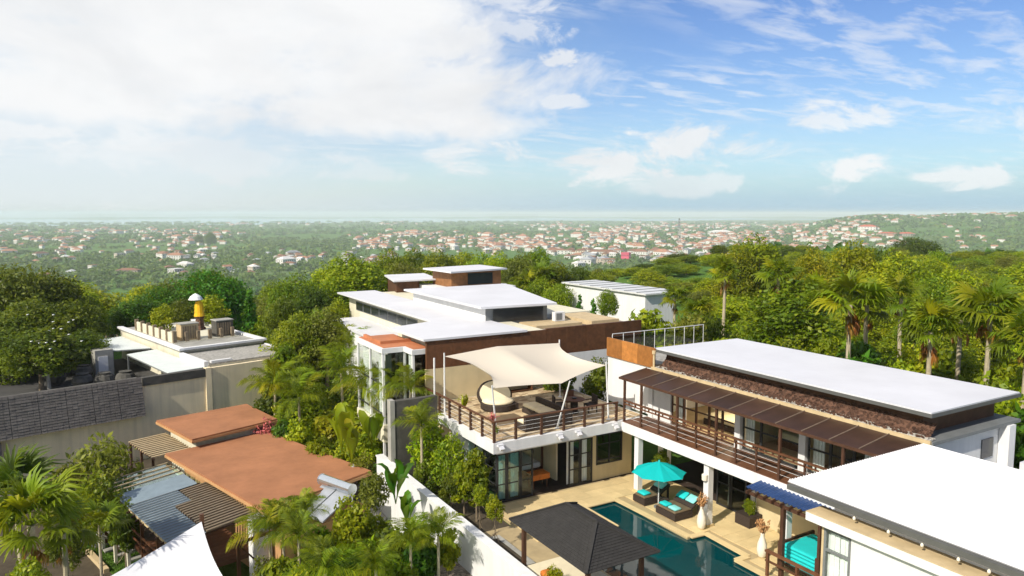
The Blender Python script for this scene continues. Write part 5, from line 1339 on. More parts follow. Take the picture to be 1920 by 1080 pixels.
while cnt < 185 and tries < 9000:
    tries += 1
    px = RS.uniform(1040, 2080); d = 56+RS.random()**1.5*250
    a = HEAD+math.atan((px-960)/1387)
    x, y = d*math.sin(a), d*math.cos(a)
    if blocked(x, y): continue
    w = RS.uniform(5, 8.5)*(1 if d < 120 else 1.25)
    if not clear(x, y, w/2): continue
    placed.append((x, y, w/2)); cnt += 1
    lim = 14-(470-400+RS.uniform(-10, 60)*(1 if px < 1500 else 1.4)+(d < 90)*RS.uniform(20, 70)+(38 if 1020 < px < 1335 else 0))/1380*d
    z = min(max(tz(x, y)+(2.6 if 1020 < px < 1335 else 4.5), lim), tz(x, y)+12.5)
    key = RS.choice(('broad1', 'broad2', 'broad3', 'tall1', 'dense1'))
    mt = RS.choice(('leaf_bright', 'leaf_mid')) if d < 78 else RS.choice(('leaf_bright', 'leaf_bright', 'leaf_bright', 'leaf_mid', 'leaf_mid', 'leaf_olive', 'leaf_dark'))
    ADJ = {'leaf_bright': 'bright yellow green', 'leaf_mid': 'mid green', 'leaf_olive': 'olive green', 'leaf_dark': 'dark green'}[mt]
    where = 'in the front row of the wood behind the long white roof' if d < 90 else ('in the middle of the wood on the right' if d < 160 else 'far back in the wood before the town')
    T_('broadleaf_tree', key, (x, y, z), w, ADJ+' tree '+where, mt, ADJ+' trees '+where)
cnt = 0; tries = 0
while cnt < 75 and tries < 6000:
    tries += 1
    px = RS.uniform(-120, 720); d = 100+RS.random()**1.3*260
    a = HEAD+math.atan((px-960)/1387)
    x, y = d*math.sin(a), d*math.cos(a); w = RS.uniform(7, 12)
    if not clear(x, y, w/2): continue
    placed.append((x, y, w/2)); cnt += 1
    mt = RS.choice(('leaf_mid', 'leaf_dark', 'leaf_mid', 'leaf_olive', 'leaf_bright'))
    ADJ = {'leaf_bright': 'bright green', 'leaf_mid': 'mid green', 'leaf_olive': 'olive green', 'leaf_dark': 'dark green'}[mt]
    where = 'on the near slope just beyond the left hand gardens' if d < 190 else 'lower down the slope beyond the left hand gardens'
    T_('broadleaf_tree', RS.choice(('broad1', 'broad2', 'dense1', 'broad3')), (x, y, tz(x, y)+RS.uniform(6.5, 11)), w, ADJ+' tree '+where, mt, ADJ+' trees '+where)

# undergrowth between the long roof and the fan palms
for k in range(62):
    y = 5+(k % 31)*1.05+RS.uniform(-.4, .4); x = RS.uniform(33.6, 37.0) if k < 31 else RS.uniform(38, 46)
    mt = RS.choice(('leaf_green', 'leaf_mid', 'leaf_bright', 'leaf_mid'))
    T_('shrub', RS.choice(('bush1', 'bush2', 'bush3')), (x, y, RS.uniform(4.2, 6.6)), RS.uniform(3.2, 4.6), {'leaf_green': 'deep green', 'leaf_mid': 'mid green', 'leaf_bright': 'bright green'}[mt]+' tall shrub close behind the long white roof', mt, {'leaf_green': 'deep green', 'leaf_mid': 'mid green', 'leaf_bright': 'bright green'}[mt]+' shrubs behind the long roof', ground=-.1, cat='shrub')
for (top, w, key, mt, lab) in (((-3.12, 63.92, 5.60), 6, 'broad2', 'leaf_dark', 'dark spreading tree shading the courtyard at its left'), ((-0.47, 69.00, 4.40), 5, 'broad1', 'leaf_dark', 'dark spreading tree shading the courtyard urns')):
    T_('broadleaf_tree', key, top, w, lab, mt, ground=.9)
# fan palms behind the long roof
for (top, sz_, lab, dry) in (
    ((44.99, 42.67, 9.00), .85, 'slender fan palm left of the tallest tree with bare pale trunk', 12),
    ((44.62, 37.06, 9.19), 1.05, 'fan palm with orange dead leaves above the middle of long roof', 14),
    ((37.76, 26.28, 8.97), 1.35, 'large fan palm with thick orange skirt above the long roof', 16),
    ((40.73, 27.24, 8.49), 1.0, 'fan palm leaning close behind the large orange skirted palm', 10),
    ((38.19, 21.86, 7.83), 1.1, 'fan palm with yellow lower leaves near the right end of roof', 14),
    ((41.19, 20.49, 8.68), 1.25, 'big fan palm with drooping leaves near the right edge', 14),
    ((38.27, 17.29, 8.00), 1.05, 'fan palm cut by the right edge of the view', 8),
    ((49.56, 77.51, 5.48), 1.5, 'palm with orange dead leaves behind the upper white roof', 18),
    ((46.93, 76.80, 5.00), 1.3, 'yellowing palm left of the orange leaved palm', 12),
    ((44.12, 23.53, 7.80), 1.0, 'fan palm between the yellow leaved palm and the drooping palm', 8),
    ((48.51, 29.92, 8.16), 1.0, 'fan palm half hidden in the wood right of the twin palms', 6),
    ((49.43, 37.43, 7.69), 1.0, 'fan palm in the wood left of the orange skirted palm', 8),
    ((44.88, 48.39, 6.52), .9, 'yellowish palm behind the end of the roof deck', 10),
    ((37.95, 38.41, 6.77), .9, 'short yellow fan palm at the end of the roof deck', 8),
):
    palm('fan_palm', top, tz(top[0], top[1]), 'fan', 26, sz_, lab, 'fan palms', 'frond_green', dry, .14)
# foreground left palms
palm('fan_palm', (-2.10, 30.93, 2.76), -3.9, 'fan', 24, 1.15, 'large fan palm with yellow hanging leaves in the bottom left corner', None, 'frond_green', 12, .16)
palm('fan_palm', (-2.72, 33.89, 2.97), -3.9, 'fan', 18, 1.1, 'dark fan palm behind the yellow leaved corner palm', None, 'leaf_dark', 3, .14)
palm('fan_palm', (-1.18, 32.98, 1.45), -3.9, 'fan', 14, .8, 'low fan palm right of the yellow leaved corner palm', None, 'leaf_yellow', 6, .12)
palm('fan_palm', (0.04, 38.00, -0.39), -3.9, 'fan', 14, .75, 'small single fan palm on the lawn with slim pale trunk', None, 'frond_green', 0, .07)
# pale shrub tree by the balcony, flowering tree in the courtyard
T_('small_tree', 'airy1', (0.40, 45.00, 1.92), 4.6, 'grey green airy tree before the boundary wall', 'leaf_olive', ground=-3.9)
T_('small_tree', 'airy2', (-1.34, 42.98, 1.28), 3.4, 'pale yellowish shrub left of the airy grey green tree', 'leaf_olive', ground=-3.9)
T_('small_tree', 'airy1', (0.04, 41.00, 1.09), 3.0, 'leafy green shrub below the airy tree beside the canopy', 'leaf_mid', ground=-3.9)
fl = T_('small_tree', 'airy2', (-2.63, 63.95, 5.56), 5.2, 'frangipani with pale bare branches and white flowers in courtyard', 'leaf_olive', ground=.9)
g = np.random.default_rng(4); n = 26
fp = np.array((0, 0, 3.2))+g.normal(size=(n, 3))*(1.3, 1.3, .7); q = MB()
for p in fp: q.bar(tuple(p-(.05, 0, 0)), tuple(p+(.05, 0, .02)), .08, .04)
me = bpy.data.meshes.new('flowers'); me.from_pydata(q.v, [], q.f); me.materials.append(MATS['white_cloth']); mesh_part('flowers', me, fl)
# garden between the walls (behind and beside the brown roof)
GARDEN = (
    ('bush1', (12.10, 48.51, 1.46), 3.4, 'leaf_bright', 'bright rounded shrub behind the far corner of the brown roof'),
    ('bush2', (13.36, 46.10, 1.31), 3.2, 'leaf_yellow', 'yellow green shrub with broad leaves above the brown roof edge'),
    ('bush3', (14.29, 43.73, 1.81), 2.8, 'leaf_bright', 'bright green shrub under the feather palm'),
    ('bush1', (14.52, 52.01, 1.14), 3.2, 'leaf_mid', 'mid green shrub behind the yellow green shrub'),
    ('bush1', (9.53, 47.04, 0.92), 2.2, 'pink_flower', 'low reddish leaved shrub at the far brown roof'),
    ('bush2', (10.42, 45.83, 1.43), 2.4, 'leaf_green', 'dark green shrub beside the reddish shrub'),
    ('bush3', (14.60, 41.51, 1.56), 2.6, 'leaf_mid', 'leafy shrub against the tall dark stone wall'),
    ('bush1', (12.35, 40.14, 0.82), 2.4, 'leaf_bright', 'leafy shrub overhanging the middle of the brown roof edge'),
    ('bush2', (11.36, 41.47, 1.25), 2.4, 'leaf_yellow', 'pale yellow leaved shrub over the brown roof edge'),
    ('bush1', (10.39, 50.95, 1.87), 3.0, 'leaf_dark', 'dark shrub at the foot of the boundary wall end'),
    ('bush3', (14.18, 54.18, 2.54), 3.4, 'leaf_dark', 'dark shrub beneath the garden palms'),
    ('bush1', (16.11, 52.59, 2.22), 3.4, 'leaf_dark', 'dark shrub left of the glass bay'),
    ('bush2', (13.38, 56.43, 3.45), 3.6, 'leaf_mid', 'tall leafy shrub right of the flat roofed house'),
    ('bush2', (14.48, 58.23, 4.77), 4.0, 'leaf_olive', 'olive shrub at the end of the flat grey roof'),
    ('bush1', (12.70, 37.93, 0.78), 1.8, 'leaf_olive', 'dry brownish shrub where brown roof meets white wall'),
)
for (key, top, w, mt, lab) in GARDEN:
    T_('shrub', key, top, w, lab, mt, ground=min(top[2]-1.6, -1.2), cat='shrub')
FEATHER = (
    ((14.66, 42.54, 3.13), 1.15, 'feather palm with long arching leaves beside the stone wall', 13),
    ((14.64, 47.81, 3.29), 1.1, 'dark feather palm in the middle garden below the glass bay', 12),
    ((10.70, 49.87, 2.43), 1.15, 'feather palm at the right end of the boundary wall', 12),
    ((12.41, 52.55, 2.45), 1.0, 'feather palm behind the wall end palm', 11),
    ((15.18, 37.01, 4.24), .8, 'small feather palm before the glass bay', 10),
    ((14.96, 39.25, 4.11), .8, 'small yellowish feather palm at the foot of the glass bay', 10),
    ((16.57, 59.74, 3.50), 1.3, 'feather palm among the dark trees left of pale villa', 12),
    ((17.61, 55.26, 3.66), 1.1, 'feather palm at the corner of the pale villa wall', 11),
    ((11.71, 47.58, 2.07), 1.0, 'feather palm rising over the bright rounded shrub', 11),
)
for (top, sz_, lab, nf) in FEATHER:
    palm('feather_palm', top, min(top[2]-1.8, -1.5), 'feather', nf, sz_, lab, None, 'frond_green' if 'dark' not in lab else 'leaf_mid', 0, .09, (-.15, 1.35))
for (top, sz_, lab, nf, mt) in (
    ((11.91, 39.23, 0.84), 1.0, 'paddle leaved plant over the middle of the brown roof edge', 8, 'leaf_bright'),
    ((11.84, 37.16, 0.72), .9, 'pale paddle leaved plant near the white wall and brown roof', 7, 'leaf_yellow'),
    ((11.47, 29.87, 1.15), .75, 'tall paddle leaved plant standing against the white wall', 7, 'leaf_green'),
    ((11.58, 28.75, 0.32), .65, 'second tall paddle leaved plant lower along the white wall', 6, 'leaf_green'),
    ((13.24, 37.74, 1.05), .9, 'paddle leaved plant against the end of the white wall', 7, 'leaf_mid'),
):
    palm('paddle_plant', top, top[2]-.3, 'paddle', nf, sz_, lab, None, mt, 0, .06, (-.05, .35), 'plant')
# strip of garden between white wall and terrace wing
STRIP = (
    ('airy2', (14.90, 33.87, 3.42), 2.6, 'leaf_bright', 'frangipani with thick pale stems before the tall stone wall', 0.0),
    ('airy1', (15.02, 31.61, 3.30), 2.2, 'leaf_mid', 'leafy frangipani close to the terrace corner', 0.0),
    ('bush3', (14.98, 28.84, 3.47), 1.5, 'leaf_mid', 'upright green shrub at the glass corner of the garden room', 0.0),
    ('bush3', (14.70, 29.54, 2.76), 1.5, 'leaf_mid', 'green shrub left of the upright corner shrub', 0.0),
    ('bush1', (14.27, 25.82, 2.34), .9, 'leaf_yellow', 'low yellow green shrub at the edge of the pool deck', 0.0),
    ('bush1', (14.19, 27.00, 2.42), .8, 'leaf_mid', 'low shrub between corner shrub and pool deck', 0.0),
    ('bush1', (14.15, 29.81, 2.02), 1.3, 'leaf_dark', 'low dark shrub beside the white wall garden strip', 0.0),
    ('bush1', (14.35, 33.02, 1.80), 1.6, 'leaf_dark', 'low dark shrub under the pale stemmed frangipani', 0.0),
    ('bush1', (14.17, 21.20, 1.30), .8, 'leaf_yellow', 'small yellow green plant under the pavilion eave', -.1),
    ('bush1', (25.45, 22.3, 1.15), .7, 'leaf_bright', 'bright plant growing in the dark planter box', .45),
    ('bush1', (24.80, 27.46, 2.05), 1.0, 'leaf_mid', 'potted green plant beside the white curtains under the balcony', 0.0),
)
for (key, top, w, mt, lab, g0) in STRIP:
    T_('shrub', key, top, w, lab, mt, ground=g0, cat='shrub')
palm('feather_palm', (14.13, 33.11, 3.45), 0.0, 'feather', 11, .75, 'feather palm in front of the tall dark stone wall', None, 'frond_green', 0, .07, (-.1, 1.3))
# bottom centre garden
LOWER = (
    ('bush1', (8.97, 28.10, 2.48), 2.2, 'leaf_yellow', 'bright yellow leaved shrub in front of the solar panels', -3.6),
    ('bush2', (8.50, 28.25, 1.43), 2.0, 'leaf_bright', 'yellow green shrub below the bright yellow shrub', -3.6),
    ('bush3', (10.24, 27.13, 1.47), 2.0, 'leaf_dark', 'dark leafy shrub right of the bright yellow shrub', -3.6),
    ('bush2', (9.02, 26.51, 1.44), 2.2, 'leaf_mid', 'mid green shrub at the bottom centre garden', -3.6),
    ('bush2', (11.13, 26.23, 1.28), 1.8, 'leaf_green', 'dark green shrub near the gravel by the white wall', -3.6),
    ('bush1', (7.13, 27.59, 1.23), 2.2, 'leaf_dark', 'dark shrub under the lower feather palms', -3.6),
    ('bush1', (9.61, 25.23, 1.07), 2.0, 'leaf_mid', 'leafy shrub at the lower edge below the gravel', -3.6),
    ('bush1', (7.76, 25.86, 1.26), 2.2, 'leaf_green', 'glossy shrub at the bottom edge left of centre', -3.6),
    ('airy2', (10.91, 31.14, 2.32), 1.7, 'leaf_olive', 'wispy shrub with white blossoms beside the solar tank', -1.6),
    ('bush1', (5.59, 28.46, 0.60), 1.8, 'leaf_olive', 'olive shrub beside the white end wall', -3.6),
)
for (key, top, w, mt, lab, g0) in LOWER:
    T_('shrub', key, top, w, lab, mt, ground=g0, cat='shrub')
for (top, sz_, lab, nf, mt) in (
    ((6.42, 29.30, 1.49), .7, 'feather palm before the dark gable of the brown roof', 12, 'frond_green'),
    ((5.91, 29.41, 1.23), .8, 'feather palm with pale stems beside the white end wall', 11, 'leaf_yellow'),
    ((7.52, 30.07, 1.54), .6, 'darker feather palm left of the solar panels', 11, 'leaf_mid'),
    ((11.34, 25.05, 1.58), .65, 'feather palm touching the white wall above the gravel', 12, 'frond_green'),
    ((10.36, 25.47, 1.32), .65, 'feather palm at the edge of the gravel patch', 12, 'leaf_mid'),
    ((8.45, 24.06, 1.39), .6, 'feather palm at the bottom edge of centre garden', 13, 'frond_green'),
    ((6.92, 25.06, 1.20), .8, 'dark feather palm at the bottom edge', 12, 'leaf_mid'),
    ((6.54, 27.23, 1.73), .6, 'feather palm growing through the yellow green shrubs', 11, 'frond_green'),
):
    palm('feather_palm', top, -3.6, 'feather', nf, sz_, lab, None, mt, 0, .06, (-.1, 1.35))
MORE = (
    ('bush2', (5.77, 27.40, 1.21), 1.8, 'leaf_mid', 'green shrub between the pale stemmed palms and white end wall', -3.6),
    ('bush1', (6.40, 26.75, 0.91), 1.9, 'leaf_bright', 'bright shrub at the bottom edge under the small palms', -3.6),
    ('bush3', (7.83, 28.96, 1.31), 1.7, 'leaf_mid', 'green shrub under the lower edge of solar panels', -3.6),
    ('bush2', (9.99, 28.29, 1.55), 1.7, 'leaf_bright', 'leafy shrub between the yellow shrub and paddle plants', -3.6),
    ('bush1', (11.33, 27.24, 1.42), 1.6, 'leaf_bright', 'light green shrub against the sunlit white wall', -3.6),
    ('bush3', (12.07, 25.82, 1.45), 1.2, 'leaf_yellow', 'yellow tipped shrub closest to the white wall', -3.6),
    ('bush2', (8.33, 25.16, 1.07), 1.8, 'leaf_bright', 'bright fern like shrub at the bottom of centre garden', -3.6),
    ('bush1', (9.79, 24.63, 0.81), 1.4, 'leaf_mid', 'green shrub at the lower left of the gravel', -3.6),
    ('bush1', (13.22, 49.26, 2.25), 3.0, 'leaf_bright', 'light green shrub below the middle garden palms', -1.4),
    ('bush2', (14.20, 44.80, 2.36), 2.6, 'leaf_yellow', 'yellow shrub left of the glass bay feather palm', -1.4),
    ('bush3', (11.12, 48.75, 1.89), 2.4, 'leaf_mid', 'green shrub between wall end palm and brown roof', -1.4),
    ('bush1', (10.95, 44.68, 1.30), 2.2, 'leaf_bright', 'bright shrub hanging over the far brown roof edge', -1.4),
    ('bush2', (13.63, 39.73, 1.05), 2.0, 'leaf_bright', 'leafy shrub at the start of the white wall', -1.4),
    ('bush1', (12.10, 58.77, 3.41), 3.4, 'leaf_bright', 'bright shrub just right of the flat grey roof', -.5),
    ('bush3', (16.46, 60.81, 4.70), 3.6, 'leaf_mid', 'leafy shrub among dark trees left of pale villa wall', -.5),
    ('bush2', (13.28, 68.73, 3.90), 4.0, 'leaf_bright', 'bright bamboo like shrub behind the flat grey roof', -.2),
    ('bush1', (-2.30, 29.91, 1.93), 1.8, 'leaf_mid', 'green shrub at the foot of the corner fan palm', -3.9),
    ('bush1', (-1.23, 35.98, 1.25), 2.0, 'leaf_olive', 'olive shrub behind the low fan palm', -3.9),
    ('bush2', (1.11, 39.98, -0.14), 2.0, 'leaf_dark', 'dark shrub beside the brown villa balcony posts', -3.9),
)
for (key, top, w, mt, lab, g0) in MORE:
    T_('shrub', key, top, w, lab, mt, ground=min(g0, top[2]-1.4), cat='shrub')
# terrace and roof plants
palm('potted_palm', (16.75, 33.6, 3.9), 3.42, 'strap', 24, .75, 'yellow green potted plant at the rear corner of the terrace', None, 'leaf_yellow', 0, .05, (.2, 1.4), 'plant')
palm('potted_plant', (16.55, 30.2, 4.0), 3.42, 'strap', 18, .5, 'pink flowering potted plant by the corner railing', None, 'pink_flower', 0, .04, (.2, 1.4), 'plant')
palm('potted_plant', (16.4, 29.45, 3.7), 3.42, 'strap', 16, .4, 'small green potted plant at the front corner railing', None, 'leaf_mid', 0, .04, (.2, 1.4), 'plant')
palm('potted_plant', (27.0, 20.6, 4.1), 3.45, 'strap', 14, .5, 'green potted plant behind the balcony glazing', None, 'leaf_mid', 0, .04, (.2, 1.4), 'plant')
T_('shrub', 'bush1', (26.6, 34.6, 5.2), 3.0, 'dark tree growing behind the roof terrace beside the slim pole', 'leaf_dark', ground=1.0, cat='shrub')
T_('shrub', 'bush2', (24.2, 35.9, 5.6), 2.2, 'dark green shrub at the right rear of the roof terrace', 'leaf_dark', ground=3.42, cat='shrub')
for (x, y, w, h, lab) in ((22.6, 68.5, 2.6, 2.2, 'yellow green planting left of the shrine on the flat roof'), (27.2, 69.0, 3.6, 2.6, 'yellow green planting right of the shrine on the flat roof')):
    p = lw(x, y, 3.6+h); T_('shrub', 'bush1', p, w, lab, 'leaf_yellow', ground=3.6, cat='shrub')

# ------------------------------------------------------------------ town and distant woods
def house_proto(w, l, h, kind):
    a = MB().box(-w/2, w/2, -l/2, l/2, -3, h)
    b = MB(); o = .5; rh = w*.28
    if kind == 'hip':
        rl_ = max(.1, l/2-w/2)
        b.add([(-w/2-o, -l/2-o, h), (w/2+o, -l/2-o, h), (w/2+o, l/2+o, h), (-w/2-o, l/2+o, h), (0, -rl_, h+rh), (0, rl_, h+rh)], [(0, 1, 4), (1, 2, 5, 4), (2, 3, 5), (3, 0, 4, 5), (3, 2, 1, 0)])
    elif kind == 'gable':
        b.add([(-w/2-o, -l/2-o, h), (w/2+o, -l/2-o, h), (w/2+o, l/2+o, h), (-w/2-o, l/2+o, h), (0, -l/2-o, h+rh), (0, l/2+o, h+rh)], [(0, 1, 4), (1, 2, 5, 4), (2, 3, 5), (3, 0, 4, 5), (3, 2, 1, 0)])
    else:
        b.box(-w/2-o, w/2+o, -l/2-o, l/2+o, h, h+.35)
    wn = MB(); st = 3.1
    for f_ in range(max(1, int(h/st))):
        for sx in (-1, 1):
            n_ = max(2, int(l/3.2))
            for k in range(n_):
                y = -l/2+(k+.5)*l/n_; wn.box(min(sx*w/2, sx*(w/2+.05)), max(sx*w/2, sx*(w/2+.05)), y-.6, y+.6, f_*st+.9, f_*st+2.3)
            n_ = max(2, int(w/3.2))
            for k in range(n_):
                x = -w/2+(k+.5)*w/n_; wn.box(x-.6, x+.6, min(sx*l/2, sx*(l/2+.05)), max(sx*l/2, sx*(l/2+.05)), f_*st+.9, f_*st+2.3)
    out = []
    for nm, q, mt in (('wall', a, 'house_wall'), ('roof', b, 'roof_orange'), ('windows', wn, 'window_dark')):
        me = bpy.data.meshes.new('house_'+nm); me.from_pydata(q.v, [], q.f); me.update(); me.materials.append(MATS[mt]); out.append(me)
    return out
HP = [house_proto(8, 11, 3.8, 'hip'), house_proto(9, 14, 6.4, 'hip'), house_proto(8, 10, 3.6, 'gable'), house_proto(10, 13, 6.6, 'flat'), house_proto(12, 22, 6.8, 'hip'), house_proto(7, 9, 6.2, 'gable')]
HR = random.Random(8)
WM = {'house_wall': 'cream', 'house_white': 'white'}; RM = {'roof_orange': 'orange tiled', 'roof_brown': 'brown tiled', 'roof_grey': 'grey', 'house_white': 'white'}
def house(x, y, rz, k, wm, rm, label, group, sc=1.0, z=None, name='town_house', windows=True):
    r = root(name, (x, y, tz(x, y) if z is None else z), label, 'house' if name == 'town_house' else 'building', group)
    r.rotation_euler = (0, 0, rz); r.scale = (sc,)*3 if not isinstance(sc, tuple) else sc
    mesh_part('wall', HP[k][0], r, wm); mesh_part('roof', HP[k][1], r, rm)
    if windows: mesh_part('windows', HP[k][2], r)
    return r
def at_px(px, d):
    a = HEAD+math.atan((px-960)/1387); return d*math.sin(a), d*math.cos(a)
# buildings that stand out
for (px, d, k, wm, rm, sc, rz, lab) in (
    (1352, 3500, 4, 'house_white', 'house_white', (3.2, 5.0, 2.4), 1.0, 'long white block high over the right of the town'),
    (1175, 1560, 3, 'pink_paint', 'pink_paint', (1.5, 1.3, 2.6), .6, 'pink painted tall building at the near edge of town'),
    (1137, 1750, 4, 'house_white', 'roof_brown', (1.2, 2.2, 1.5), .9, 'white hotel wing with brown roof left of the pink building'),
    (1195, 1800, 4, 'house_white', 'roof_brown', (1.2, 2.0, 1.5), .9, 'white hotel wing with brown roof right of the pink building'),
    (1232, 1820, 4, 'house_white', 'roof_brown', (1.1, 1.8, 1.5), .9, 'white hotel wing furthest right in the row'),
    (1045, 1820, 4, 'house_white', 'roof_brown', (1.2, 2.4, 1.4), .9, 'long white hotel wing furthest left in the row'),
    (1090, 1650, 4, 'house_wall', 'roof_orange', (1.3, 2.0, 1.2), 1.2, 'wide building with orange roof below the hotel row'),
    (1628, 3000, 4, 'house_white', 'roof_red', (2.6, 2.8, 2.0), .4, 'white building with bright red roof at the right of town'),
    (1665, 2700, 4, 'house_wall', 'roof_red', (1.8, 2.8, 1.2), 1.2, 'low building with orange red roof left of the dark crown'),
    (1700, 2720, 4, 'house_wall', 'roof_red', (1.8, 2.4, 1.2), 1.2, 'low building with orange red roof above the dark crown'),
    (1280, 3300, 3, 'house_wall', 'house_white', (2.2, 2.2, 3.0), .2, 'pale square block rising above the centre of town'),
    (1238, 2500, 3, 'house_white', 'roof_grey', (1.8, 1.8, 1.8), .2, 'white flat roofed block near the lattice mast'),
    (1120, 2800, 4, 'house_wall', 'roof_grey', (2.2, 2.6, 1.3), 1.3, 'grey roofed hall in the middle of town'),
    (235, 1350, 4, 'house_wall', 'roof_orange', (1.2, 1.6, 1.0), 1.1, 'house with bright orange roof among the left hand trees'),
    (140, 620, 4, 'house_white', 'house_white', (1.0, 1.0, .7), .9, 'pale villa with white roof beyond the courtyard trees'),
    (185, 330, 0, 'house_wall', 'roof_orange', (.8, .8, .8), .9, 'tiny house with orange roof between trees left of the awning'),
    (540, 1450, 4, 'house_white', 'roof_orange', (1.0, 1.0, 1.0), .9, 'white house with orange roof above the forked tree'),
    (960, 2100, 3, 'house_white', 'roof_grey', (1.6, 2.6, 1.6), .9, 'long white block at the left of the town'),
):
    x, y = at_px(px, d); house(x, y, rz, k, wm, rm, lab, None, sc, None, 'large_building' if k in (3, 4) else 'town_house')
mx_, my_ = at_px(1274, 2400); mz_ = tz(mx_, my_)
lm = root('lattice_mast', (mx_, my_, mz_), 'tall grey lattice mast standing in the town', 'mast')
for sx in (-1, 1):
    for sy in (-1, 1): MB().bar((mx_+sx*5, my_+sy*5, mz_-2), (mx_+sx*1.2, my_+sy*1.2, mz_+85), .9).build('leg', 'grey_metal', lm)
for k in range(10):
    t = k/10; q = 5-3.8*t; z_ = mz_+85*t
    for p0, p1 in (((-q, -q), (q, -q)), ((q, -q), (q, q)), ((q, q), (-q, q)), ((-q, q), (-q, -q))):
        MB().bar((mx_+p0[0], my_+p0[1], z_), (mx_+p1[0], my_+p1[1], z_+8.5), .5).build('brace', 'grey_metal', lm)
# the rest of the town: bands of houses
spots = []
def band(px0, px1, d0, d1, n, clump=1.0):
    cs = [(HR.uniform(px0, px1), HR.uniform(d0, d1)) for _ in range(max(3, n//14))]
    for _ in range(n):
        if HR.random() < clump:
            c = HR.choice(cs); px = c[0]+HR.gauss(0, 26); d = c[1]*(1+HR.gauss(0, .07))
        else: px, d = HR.uniform(px0, px1), HR.uniform(d0, d1)
        spots.append((px, d))
band(690, 1010, 1900, 3600, 190, .8)
band(900, 1640, 1750, 3300, 620, .6)
band(980, 1700, 3200, 6200, 330, .6)
band(-40, 420, 1700, 5200, 260, .6)
band(430, 760, 1400, 1800, 45, .8)
band(60, 620, 1000, 1650, 26, .4)
band(1560, 1960, 2300, 4600, 90, .6)
band(1060, 1500, 1300, 1750, 70, .7)
band(1500, 1960, 900, 2300, 34, .5)
band(350, 1600, 5200, 8000, 120, .6)
spots.sort(key=lambda s: s[1])
far_w, far_r = MB(), MB(); taken = []
nh = 0
for (px, d) in spots:
    x, y = at_px(px, d)
    if any((x-a)**2+(y-b)**2 < 120 for a, b in taken[-80:]): continue
    taken.append((x, y))
    k = HR.choice((0, 0, 1, 1, 2, 3, 4, 5)); sc = HR.uniform(1.0, 1.6)*(1 if d < 3000 else 1.3)*(1.15 if 900 < px < 1500 else 1)
    wm = HR.choice(('house_wall', 'house_white', 'house_white')); rm = HR.choice(('roof_orange', 'roof_orange', 'roof_brown', 'roof_brown', 'roof_grey', 'house_white'))
    rz = HR.choice((0.5, 2.07))+HR.gauss(0, .3)
    if nh < 280:
        house(x, y, rz, k, wm, rm, 'distant %s town house with %s roof' % (WM[wm], RM[rm]), 'distant %s houses with %s roofs' % (WM[wm], RM[rm]), sc, windows=d < 2200); nh += 1
    else:
        c, s_ = math.cos(rz)*sc, math.sin(rz)*sc; z = tz(x, y)
        for q, me in ((far_w, HP[k][0]), (far_r, HP[k][1])):
            q.add([(x+c*v.co.x-s_*v.co.y, y+s_*v.co.x+c*v.co.y, z+v.co.z*sc) for v in me.vertices], [tuple(p.vertices) for p in me.polygons])
for q, nm, mt, lab in ((far_w, 'far_town_walls', 'house_white', 'pale walls of the farthest town houses'), (far_r, 'far_town_roofs', 'roof_orange', 'orange brown roofs of the farthest town houses')):
    o = q.build(nm, mt, None, loc=(0, 0, 0)); tag(o, lab, 'town', kind='stuff')
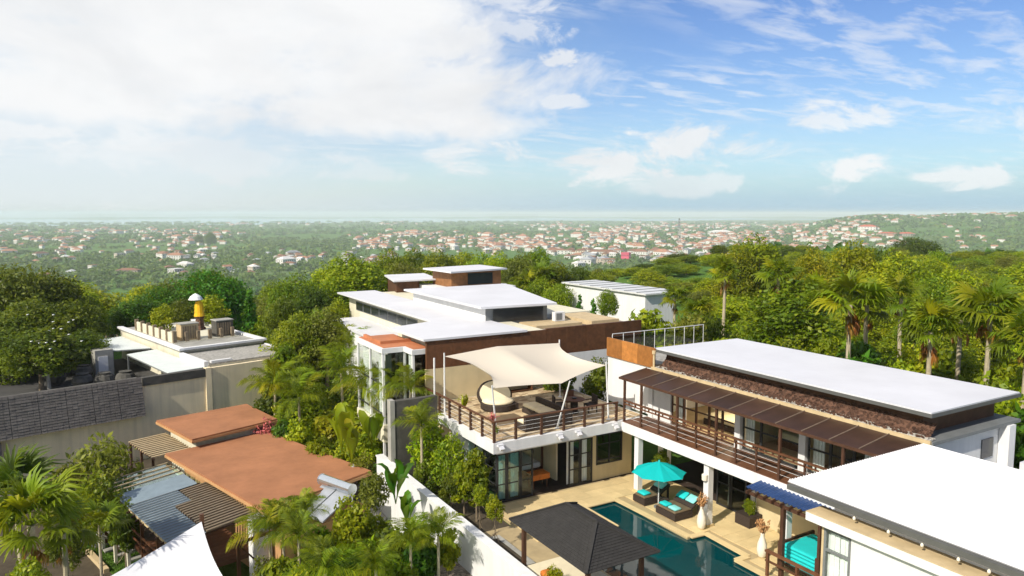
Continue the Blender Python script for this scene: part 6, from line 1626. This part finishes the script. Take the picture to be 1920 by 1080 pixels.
# wooded land between, as one mass of leaf clumps
def woods(name, label, n, px0, px1, d0, d1, faces, rr, hh, seed, power=1.0, avoid=True):
    g = np.random.default_rng(seed)
    px = g.uniform(px0, px1, n); u = g.uniform(0, 1, n)**power
    d = d0*(d1/d0)**u
    a = HEAD+np.arctan((px-960)/1387); x, y = d*np.sin(a), d*np.cos(a); z = terrain(x, y)
    pat = np.sin(x*.0041+1)*np.sin(y*.0037+2)+.5*np.sin(x*.011)*np.sin(y*.013+1)+g.normal(0, .35, n)
    keep = (pat > -.35) & (z > -88) & (z < 80)
    x, y, z, d = x[keep], y[keep], z[keep], d[keep]; n = len(x)
    r = g.uniform(*rr, n)*(1+np.clip((d-700)/3500, 0, 2.2)); h = g.uniform(*hh, n)
    base_t = g.normal(.45, .22, n)
    dd = g.normal(size=(n, faces, 3)); dd[..., 2] = np.abs(dd[..., 2])*.9+.05; dd /= np.linalg.norm(dd, axis=2)[..., None]
    R3 = np.stack([r, r, h*.72], 1)[:, None, :]
    pos = np.stack([x, y, z+h*.25], 1)[:, None, :]+dd*R3*g.uniform(.7, 1.05, (n, faces, 1))
    nr = dd*.8+g.normal(size=dd.shape)*.45; nr /= np.linalg.norm(nr, axis=2)[..., None]
    t = np.cross(nr, g.normal(size=dd.shape)); t /= np.linalg.norm(t, axis=2)[..., None]; b = np.cross(nr, t)
    s = (r[:, None, None]*g.uniform(.26, .52, (n, faces, 1)))
    v = np.stack([pos-t*s, pos-b*s*.8, pos+t*s, pos+b*s*.8], 2).reshape(-1, 3)
    tint = np.clip(np.repeat(base_t, faces)+g.normal(0, .16, n*faces), 0, 1)
    me = face_mesh(name, v, np.arange(4*n*faces).reshape(-1, 4), np.repeat(tint, 4), 'forest_leaf')
    o = bpy.data.objects.new(name, me); COL.objects.link(o); tag(o, label, 'woodland', kind='stuff')
woods('slope_woods', 'dense tree canopy on the slopes below the gardens', 2600, -250, 2150, 300, 1150, 46, (3.2, 6), (6, 11), 1)
woods('valley_woods', 'green tree canopy spread among the houses of the plain', 12000, -150, 2050, 900, 4200, 18, (4, 8), (5, 8), 2)
woods('plain_woods', 'far green woodland reaching to the bay', 3800, -100, 2000, 3200, 9000, 12, (6, 12), (6, 11), 3)
woods('ridge_woods', 'blue green trees covering the far right ridge', 2200, 1380, 2100, 2700, 5600, 14, (5, 10), (7, 13), 4)
for (px, d, w, h, lab) in ((372, 2600, 38, 30, 'smaller round tree crown rising on the far left plain'), (393, 2500, 44, 42, 'tall round tree crown rising on the far left plain')):
    x, y = at_px(px, d); T_('broadleaf_tree', 'dense1', (x, y, tz(x, y)+h), w, lab, 'leaf_dark')

# ------------------------------------------------------------------ the air
hz = MB().box(-45000, 45000, -45000, 45000, -92, 46).build('haze', 'white_wall', None, loc=(0, 0, 0))
hz['kind'] = 'stuff'
hm = bpy.data.materials.new('haze_air'); hm.use_nodes = True; t = hm.node_tree; t.nodes.clear()
pvn = N(t, 'ShaderNodeVolumePrincipled', i_Density=0.00012, i_Anisotropy=0.0); pvn.inputs['Color'].default_value = (0.87, 0.935, 0.965, 1)
oo = N(t, 'ShaderNodeOutputMaterial'); t.links.new(pvn.outputs[0], oo.inputs['Volume'])
hz.data.materials.clear(); hz.data.materials.append(hm)
